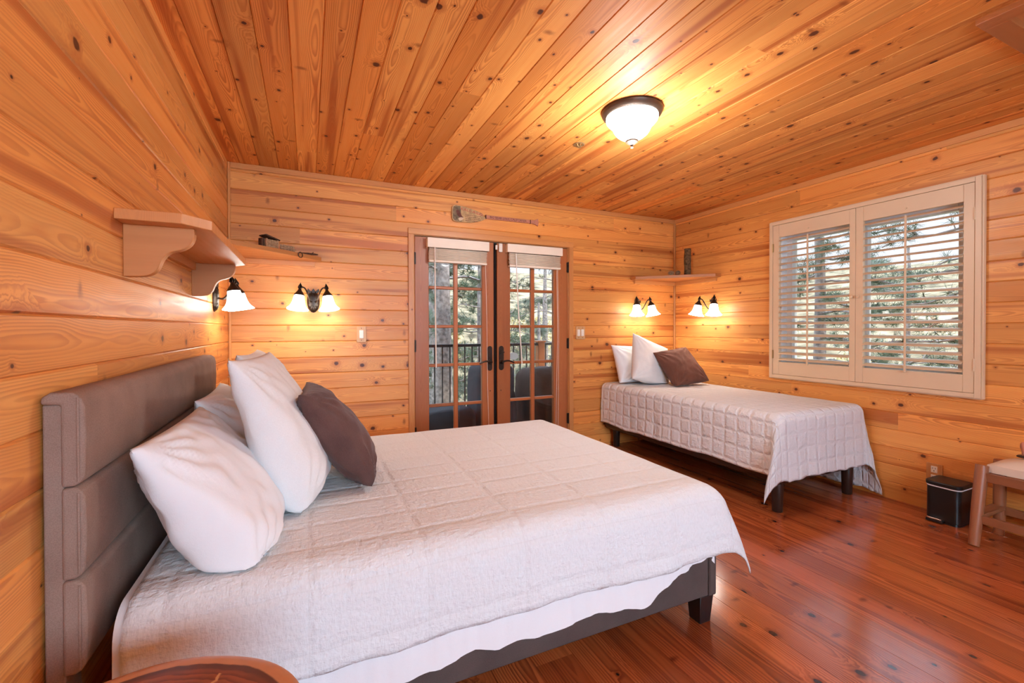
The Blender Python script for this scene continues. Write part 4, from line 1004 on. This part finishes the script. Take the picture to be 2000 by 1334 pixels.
# ------------------------------------------------------------------ live edge side table in the foreground
tb = thing('live_edge_side_table', 'round live edge wooden table top with pale rim, beside the big bed', 'side table', (-0.26, 0.785, 0))
mb = MB(); tcx, tcy, trz = -0.262, 0.782, 0.600
def trad(th): return 0.250 + 0.008 * math.sin(2 * th + 0.6) + 0.006 * ns(math.cos(th) * 1.6, math.sin(th) * 1.6, 2.0)
def top(a, b):
    th = 2 * PI * a; r = trad(th) * b
    return (tcx + r * math.cos(th), tcy + r * math.sin(th), trz - 0.006 * sm01((b - 0.96) / 0.04))
mb.grid(96, 30, top, lambda a, b: (trad(2 * PI * a) * (1 - b), a))
def side(a, b):
    th = 2 * PI * a; r = trad(th) * (1 + 0.02 * math.sin(PI * b) - 0.05 * b)
    return (tcx + r * math.cos(th), tcy + r * math.sin(th), trz - 0.006 - 0.050 * b)
mb.grid(96, 6, side, lambda a, b: (0.005, a))
mb.grid(96, 3, lambda a, b: (tcx + trad(2 * PI * a) * 0.95 * (1 - b) * math.cos(2 * PI * a), tcy + trad(2 * PI * a) * 0.95 * (1 - b) * math.sin(2 * PI * a), trz - 0.056), lambda a, b: (0.01, a))
mb.build('table_top', 'slab', tb, smooth=True)
for k in range(3):
    a = 2 * PI * k / 3 + 0.4
    MB().tube([(tcx + 0.17 * math.cos(a), tcy + 0.17 * math.sin(a), 0), (tcx + 0.10 * math.cos(a), tcy + 0.10 * math.sin(a), trz - 0.055)], [0.018, 0.026], 16).build('leg', 'bench_wood', tb, smooth=True)

# ------------------------------------------------------------------ outside
def deck_planks():
    mb = MB()
    for k in range(18):
        y = YB + 0.15 + k * 0.137; mb.box(-1.6, y, -0.09, 4.6, y + 0.131, -0.06)
    return tag(mb.build('deck_floor', 'deck', bevel=0.003), 'wooden deck outside the double doors', None, None, 'structure')
deck_planks()
ra = thing('deck_railing', 'dark metal deck railing with thin balusters outside the double doors', 'railing', (1.1, 6.2, -0.06))
MB().box(-1.6, 6.165, 0.955, 4.6, 6.235, 0.995).build('top_rail', 'rail_metal', ra, bevel=0.006)
MB().box(-1.6, 6.185, 0.02, 4.6, 6.215, 0.05).build('bottom_rail', 'rail_metal', ra, bevel=0.004)
for k in range(54):
    x = -1.5 + k * 0.112
    MB().box(x - 0.008, 6.192, 0.05, x + 0.008, 6.208, 0.955).build('baluster', 'rail_metal', ra)
for x in (-1.55, 3.33):
    p = MB(); p.box(x - 0.055, 6.145, -0.06, x + 0.055, 6.255, 1.0).box(x - 0.07, 6.13, 1.0, x + 0.07, 6.27, 1.03); p.build('post', 'door_wood', ra, bevel=0.006)
def cover(name, label, x0, x1, y0, y1, zt, mat, seed, rad=0.12):
    mb = MB(); D = zt + 0.04 - rad + rad * PI / 2
    drape(mb, x0, x1, y0, y1, zt, (D, D, D, D), rad, 0.04, {}, 0.05, 0.02, seed, 0.03, 0.012, 5.0)
    for i, p in enumerate(mb.v): mb.v[i] = (p[0], p[1], p[2] - 0.06)
    return tag(mb.build(name, mat, smooth=True, angle=180), label, 'covered furniture', 'covered deck furniture')
cover('covered_patio_chair', 'slate cover over a tall deck chair, seen through the middle of the doors', 1.78, 2.24, 4.75, 5.25, 0.85, 'cover_slate', 2.0, 0.10)
cover('covered_patio_sofa', 'brown cover over wide deck furniture beyond the right door leaf', 2.42, 3.40, 4.60, 5.30, 0.79, 'cover_brown', 5.0, 0.16)
cover('covered_patio_table', 'slate cover over low deck furniture beyond the left door leaf', 0.80, 1.70, 4.60, 5.20, 0.40, 'cover_slate', 9.0, 0.10)
ov = MB(); ov.prism([(2.84 + 0.085 * math.cos(2 * PI * k / 28), 0.80 + 0.055 * math.sin(2 * PI * k / 28)) for k in range(28)], 6.142, 6.160, lambda a, b, h: (a, h, b))  # plain white oval shape standing just in front of the railing
tag(ov.build('oval_disc', 'white_vinyl', bevel=0.003), 'small white oval disc on the deck railing, seen through the right door leaf', 'plaque')

# ground and hillside
def hill(a, b):
    x = -40 + 110 * a; y = -30 + 100 * b
    d = max(0, y - 14, (x - 14) * 0.9); d = max(d, 0)
    return (x, y, -2.6 + 0.25 * ns(x * 0.15, y * 0.15) + 0.24 * d + 0.5 * ns(x * 0.06, y * 0.06, 3))
tag(MB().grid(60, 60, hill).build('hillside_ground', 'hill', smooth=True, angle=180), 'dry grass hillside rising behind the pines', None, None, 'structure')
def gz(x, y):
    d = max(0, y - 14, (x - 14) * 0.9); return -2.6 + 0.24 * d

def pine(label, x, y, h, r, seed, levels, blen, ntuft, nlen, nwid, needles=24, mat='needle', cone=1.0, group='pine trees beyond the glass', lean=(0, 0)):
    rr = random.Random(seed); z0 = gz(x, y) - 0.2
    root = thing('pine_tree', label, 'tree', (x, y, z0), group)
    tr = MB(); fo = MB()
    path = [(x + lean[0] * t + 0.05 * ns(t * 3, seed), y + lean[1] * t + 0.05 * ns(t * 3, seed + 9), z0 + h * t) for t in [i / 14 for i in range(15)]]
    tr.tube(path, [r * (1.15 - 0.85 * i / 14) for i in range(15)], 14)
    for bz_, az, ln in [(lv[0], lv[1], lv[2]) if isinstance(lv, tuple) else (lv, rr.uniform(0, 2 * PI), None) for lv in levels]:
        if az is None: az = rr.uniform(0, 2 * PI)
        t = (bz_ - z0) / h
        L = (ln or blen * rr.uniform(0.75, 1.2)) * (1 - (cone * max(0, t - 0.1)) * 0.75)
        bx, by = x + lean[0] * t, y + lean[1] * t
        pts = []
        for i in range(9):
            s = i / 8; a2 = az + 0.25 * ns(s * 2 + bz_ * 3, seed)
            pts.append(Vector((bx + math.cos(a2) * L * s, by + math.sin(a2) * L * s, bz_ + L * (0.06 * s - 0.18 * s * s) + 0.10 * L * ns(s * 3, bz_ * 2, seed))))
        tr.tube(pts, [max(0.006, 0.10 * r * (1.4 - 1.25 * i / 8) + 0.006) for i in range(9)], 6)
        for k in range(ntuft):
            s = rr.uniform(0.28, 1.0); i = min(7, int(s * 8)); p = pts[i].lerp(pts[i + 1], s * 8 - i)
            side = Vector((rr.gauss(0, 1), rr.gauss(0, 1), rr.gauss(0.15, 0.6))).normalized() * rr.uniform(0.05, 0.34) * L * 0.55
            q = p + side
            if k % 2 == 0: tr.tube([p, p.lerp(q, 0.6) + Vector((0, 0, 0.02)), q], [0.007, 0.005, 0.003], 4, cap=False)
            ax = (side.normalized() + Vector((0, 0, 0.35))).normalized()
            for _ in range(needles):
                dv = (ax * rr.uniform(0.0, 0.9) + Vector((rr.gauss(0, 1), rr.gauss(0, 1), rr.gauss(0, 1))).normalized()).normalized()
                l = nlen * rr.uniform(0.7, 1.15); sd = dv.cross(Vector((rr.gauss(0, 1), rr.gauss(0, 1), rr.gauss(0, 1)))).normalized() * nwid / 2
                b0 = q - ax * nlen * 0.35 * rr.random()
                fo.add([b0 + sd, b0 - sd, b0 + dv * l], [(0, 1, 2)])
    tr.build('trunk', 'bark', root, smooth=True, angle=60)
    fo.build('foliage', mat, root)
    return root
def lv(a, b, n, seed): 
    q = random.Random(seed); return [q.uniform(a, b) for _ in range(n)]
# seen through the doors
pine('broad grey pine trunk close behind the deck railing, in the left door leaf', 2.28, 8.0, 9.5, 0.185, 3, [(2.15, R(-10), 1.9), (2.3, R(195), 1.5)] + lv(2.6, 6.5, 10, 4), 1.6, 26, 0.15, 0.006)
pine('thin dark pine behind the railing at the inner edge of the left door leaf', 3.61, 9.6, 9.0, 0.085, 8, [(1.7, R(200), 1.6), (1.2, R(160), 1.4), (0.6, R(215), 1.5), (0.1, R(190), 1.5), (-0.5, R(200), 1.6)] + lv(-1.0, 5.0, 14, 9), 1.5, 26, 0.15, 0.007)
pine('bushy low pine beyond the railing in the right door leaf', 4.75, 8.9, 4.6, 0.08, 12, lv(-1.2, 1.6, 18, 13), 1.25, 30, 0.16, 0.007, 26, 'needle_grey')
pine('bushy young pine behind the railing in the left door leaf', 2.95, 11.2, 6.0, 0.09, 15, lv(-1.5, 3.2, 20, 16), 1.7, 26, 0.17, 0.009, 24, 'needle_grey')
pine('dense pine farther back between the two door leaves', 5.6, 14.0, 10.0, 0.14, 18, lv(-1.5, 6.0, 26, 19), 2.4, 26, 0.22, 0.014)
pine('bare branched pine high in the right door leaf', 6.9, 11.8, 9.0, 0.10, 22, [(2.2, R(200), 2.3), (2.7, R(190), 2.6), (1.7, R(170), 1.8), (3.2, R(215), 2.4)] + lv(0, 5.5, 9, 23), 2.0, 5, 0.16, 0.008)
pine('dark pine far back at the left door leaf', 4.1, 16.0, 11.0, 0.18, 26, lv(-1.5, 7.0, 26, 27), 2.6, 26, 0.24, 0.016)
pine('dark pine far back at the right door leaf', 10.2, 18.5, 7.0, 0.16, 29, lv(-1.0, 2.6, 20, 30), 2.6, 24, 0.24, 0.016, 24, 'needle_grey')
# seen through the shutters
pine('pine with long drooping boughs close outside the shuttered window', 7.3, 4.35, 8.0, 0.11, 33, [(2.3, R(250), 1.7), (1.9, R(285), 1.9), (1.45, R(262), 2.0), (1.05, R(240), 1.8), (2.6, R(270), 2.1), (0.7, R(275), 1.9), (2.05, R(60), 1.3), (1.3, R(100), 1.3), (2.75, R(225), 1.5), (1.7, R(225), 1.2)] + lv(0.2, 4.0, 10, 34), 1.4, 24, 0.15, 0.006)
pine('pine at the right edge of the shuttered window reaching its boughs across', 6.6, 1.75, 8.0, 0.10, 61, [(0.9 + 0.24 * k, R(95 + 35 * math.sin(k * 2.1)), 1.9 + 0.4 * math.sin(k * 1.3)) for k in range(9)] + lv(3.0, 5.0, 5, 62), 1.4, 15, 0.15, 0.005)
pine('second pine behind the first outside the shuttered window', 10.4, 5.25, 7.0, 0.075, 37, lv(-0.5, 3.6, 16, 38), 1.8, 20, 0.17, 0.008, 22, 'needle_grey')
pine('distant pine on the slope outside the shuttered window', 15.0, 6.6, 6.0, 0.10, 41, lv(-0.5, 3.0, 16, 42), 1.7, 20, 0.22, 0.012)
def bush(label, x, y, z, r, seed, mat):
    rr = random.Random(seed); mb = MB()
    for _ in range(900):
        d = Vector((rr.gauss(0, 1), rr.gauss(0, 1), abs(rr.gauss(0, 0.9)))).normalized() * r * rr.uniform(0.5, 1.0) ** 0.5
        p = Vector((x, y, z)) + d; s = Vector((rr.gauss(0, 1), rr.gauss(0, 1), rr.gauss(0, 1))).normalized(); t = s.cross(d).normalized()
        l = rr.uniform(0.06, 0.13)
        mb.add([p - s * l, p + t * l * 0.4, p + s * l, p - t * l * 0.4], [(0, 1, 2, 3)])
    return tag(mb.build('shrub', mat), label, 'shrub', 'dry shrubs on the slope')
for k, (x, y, r, lb) in enumerate(((5.4, 21, 2.0, 'yellowed shrub high on the slope seen in the right door leaf'), (11.5, 23, 2.2, 'golden shrub on the slope right of the double doors'), (17.5, 9.4, 1.8, 'yellow shrub on the slope seen low in the shuttered window'), (17.5, 12.4, 1.8, 'golden shrub far out at the left of the shuttered window'), (6.4, 26, 2.2, 'yellowed shrub highest up the slope beyond the deck'))):
    bush(lb, x, y, gz(x, y) + 0.4, r, 50 + k, 'leaf')
ev = MB(); ev.box(3.93, -2.6, 2.30, 4.75, 4.6, 2.36)
tag(ev.build('roof_eave', 'eave'), 'dark roof eave above the window', None, None, 'structure')
ev = MB(); ev.box(-2.0, YB + 0.15, 2.62, 4.75, 6.6, 2.70)
tag(ev.build('porch_roof', 'eave'), 'porch roof over the deck', None, None, 'structure')
rf = MB(); rf.box(XL - 0.2, YR - 0.2, ZC + 0.16, XR + 0.2, YB + 0.2, ZC + 0.24)
tag(rf.build('roof', 'eave'), 'roof over the room', None, None, 'structure')

# ------------------------------------------------------------------ light
wd = bpy.data.worlds.new('sky'); SC.world = wd; wd.use_nodes = True
nt = wd.node_tree; nt.nodes.clear(); N = NT(nt)
g = N.n('ShaderNodeTexCoord').outputs['Generated']; sp_ = N.n('ShaderNodeSeparateXYZ'); N.l(g, sp_.inputs[0])
colr = N.mix(N.sstep(sp_.outputs[2], 0.0, 0.55), (0.93, 0.96, 1.0), (0.58, 0.77, 1.0))
bg = N.n('ShaderNodeBackground'); N.l(colr, bg.inputs[0]); N.l(N.sstep(sp_.outputs[2], 0.16, 0.46, 1.25, 5.0), bg.inputs[1])
ow = N.n('ShaderNodeOutputWorld'); N.l(bg.outputs[0], ow.inputs[0])
def light(name, kind, loc, power, color, **kw):
    d = bpy.data.lights.new(name, kind); d.energy = power; d.color = color
    for k, v in kw.items(): setattr(d, k, v)
    o = bpy.data.objects.new(name, d); COL.objects.link(o); o.location = loc
    return o
WARM = (0.92, 0.94, 0.92)
for i, (p, rz, lb) in enumerate(SC_POS):
    for s in (-1, 1):
        q = Matrix.Translation(p) @ Matrix.Rotation(rz, 4, 'Z') @ Vector((s * 0.102, -0.124, -0.035))
        light('sconce_bulb', 'POINT', q, 1.8, WARM, shadow_soft_size=0.025)
light('ceiling_bulb', 'POINT', (LX, LY, ZC - 0.31), 40.0, (0.91, 0.96, 1.0), shadow_soft_size=0.085)
s = light('sun', 'SUN', (10, -10, 20), 2.2, (1.0, 0.90, 0.74), angle=R(3)); s.rotation_euler = Vector((-0.55, 0.62, -0.55)).to_track_quat('-Z', 'Y').to_euler()
a = light('rear_window_daylight', 'AREA', ((RWIN[0] + RWIN[1]) / 2, YR - 0.03, (RWIN[2] + RWIN[3]) / 2), 150.0, (0.56, 0.78, 1.0), shape='RECTANGLE', size=2.3, size_y=1.35)
a.rotation_euler = (R(90), 0, 0)
VS = SC.view_settings
SC.display_settings.display_device = 'sRGB'
VS.view_transform = 'Standard'; VS.look = 'None'; VS.exposure = -0.02; VS.gamma = 1.0; VS.use_curve_mapping = False
SC.cycles.max_bounces = 7; SC.cycles.diffuse_bounces = 5; SC.cycles.glossy_bounces = 3; SC.cycles.transparent_max_bounces = 16
SC.cycles.use_adaptive_sampling = True; SC.cycles.adaptive_threshold = 0.05; SC.cycles.adaptive_min_samples = 12
SC.cycles.sample_clamp_indirect = 6.0; SC.cycles.use_denoising = True; SC.cycles.caustics_reflective = False; SC.cycles.caustics_refractive = False
SC.cycles.use_light_tree=False; SC.cycles.adaptive_threshold = 0.1
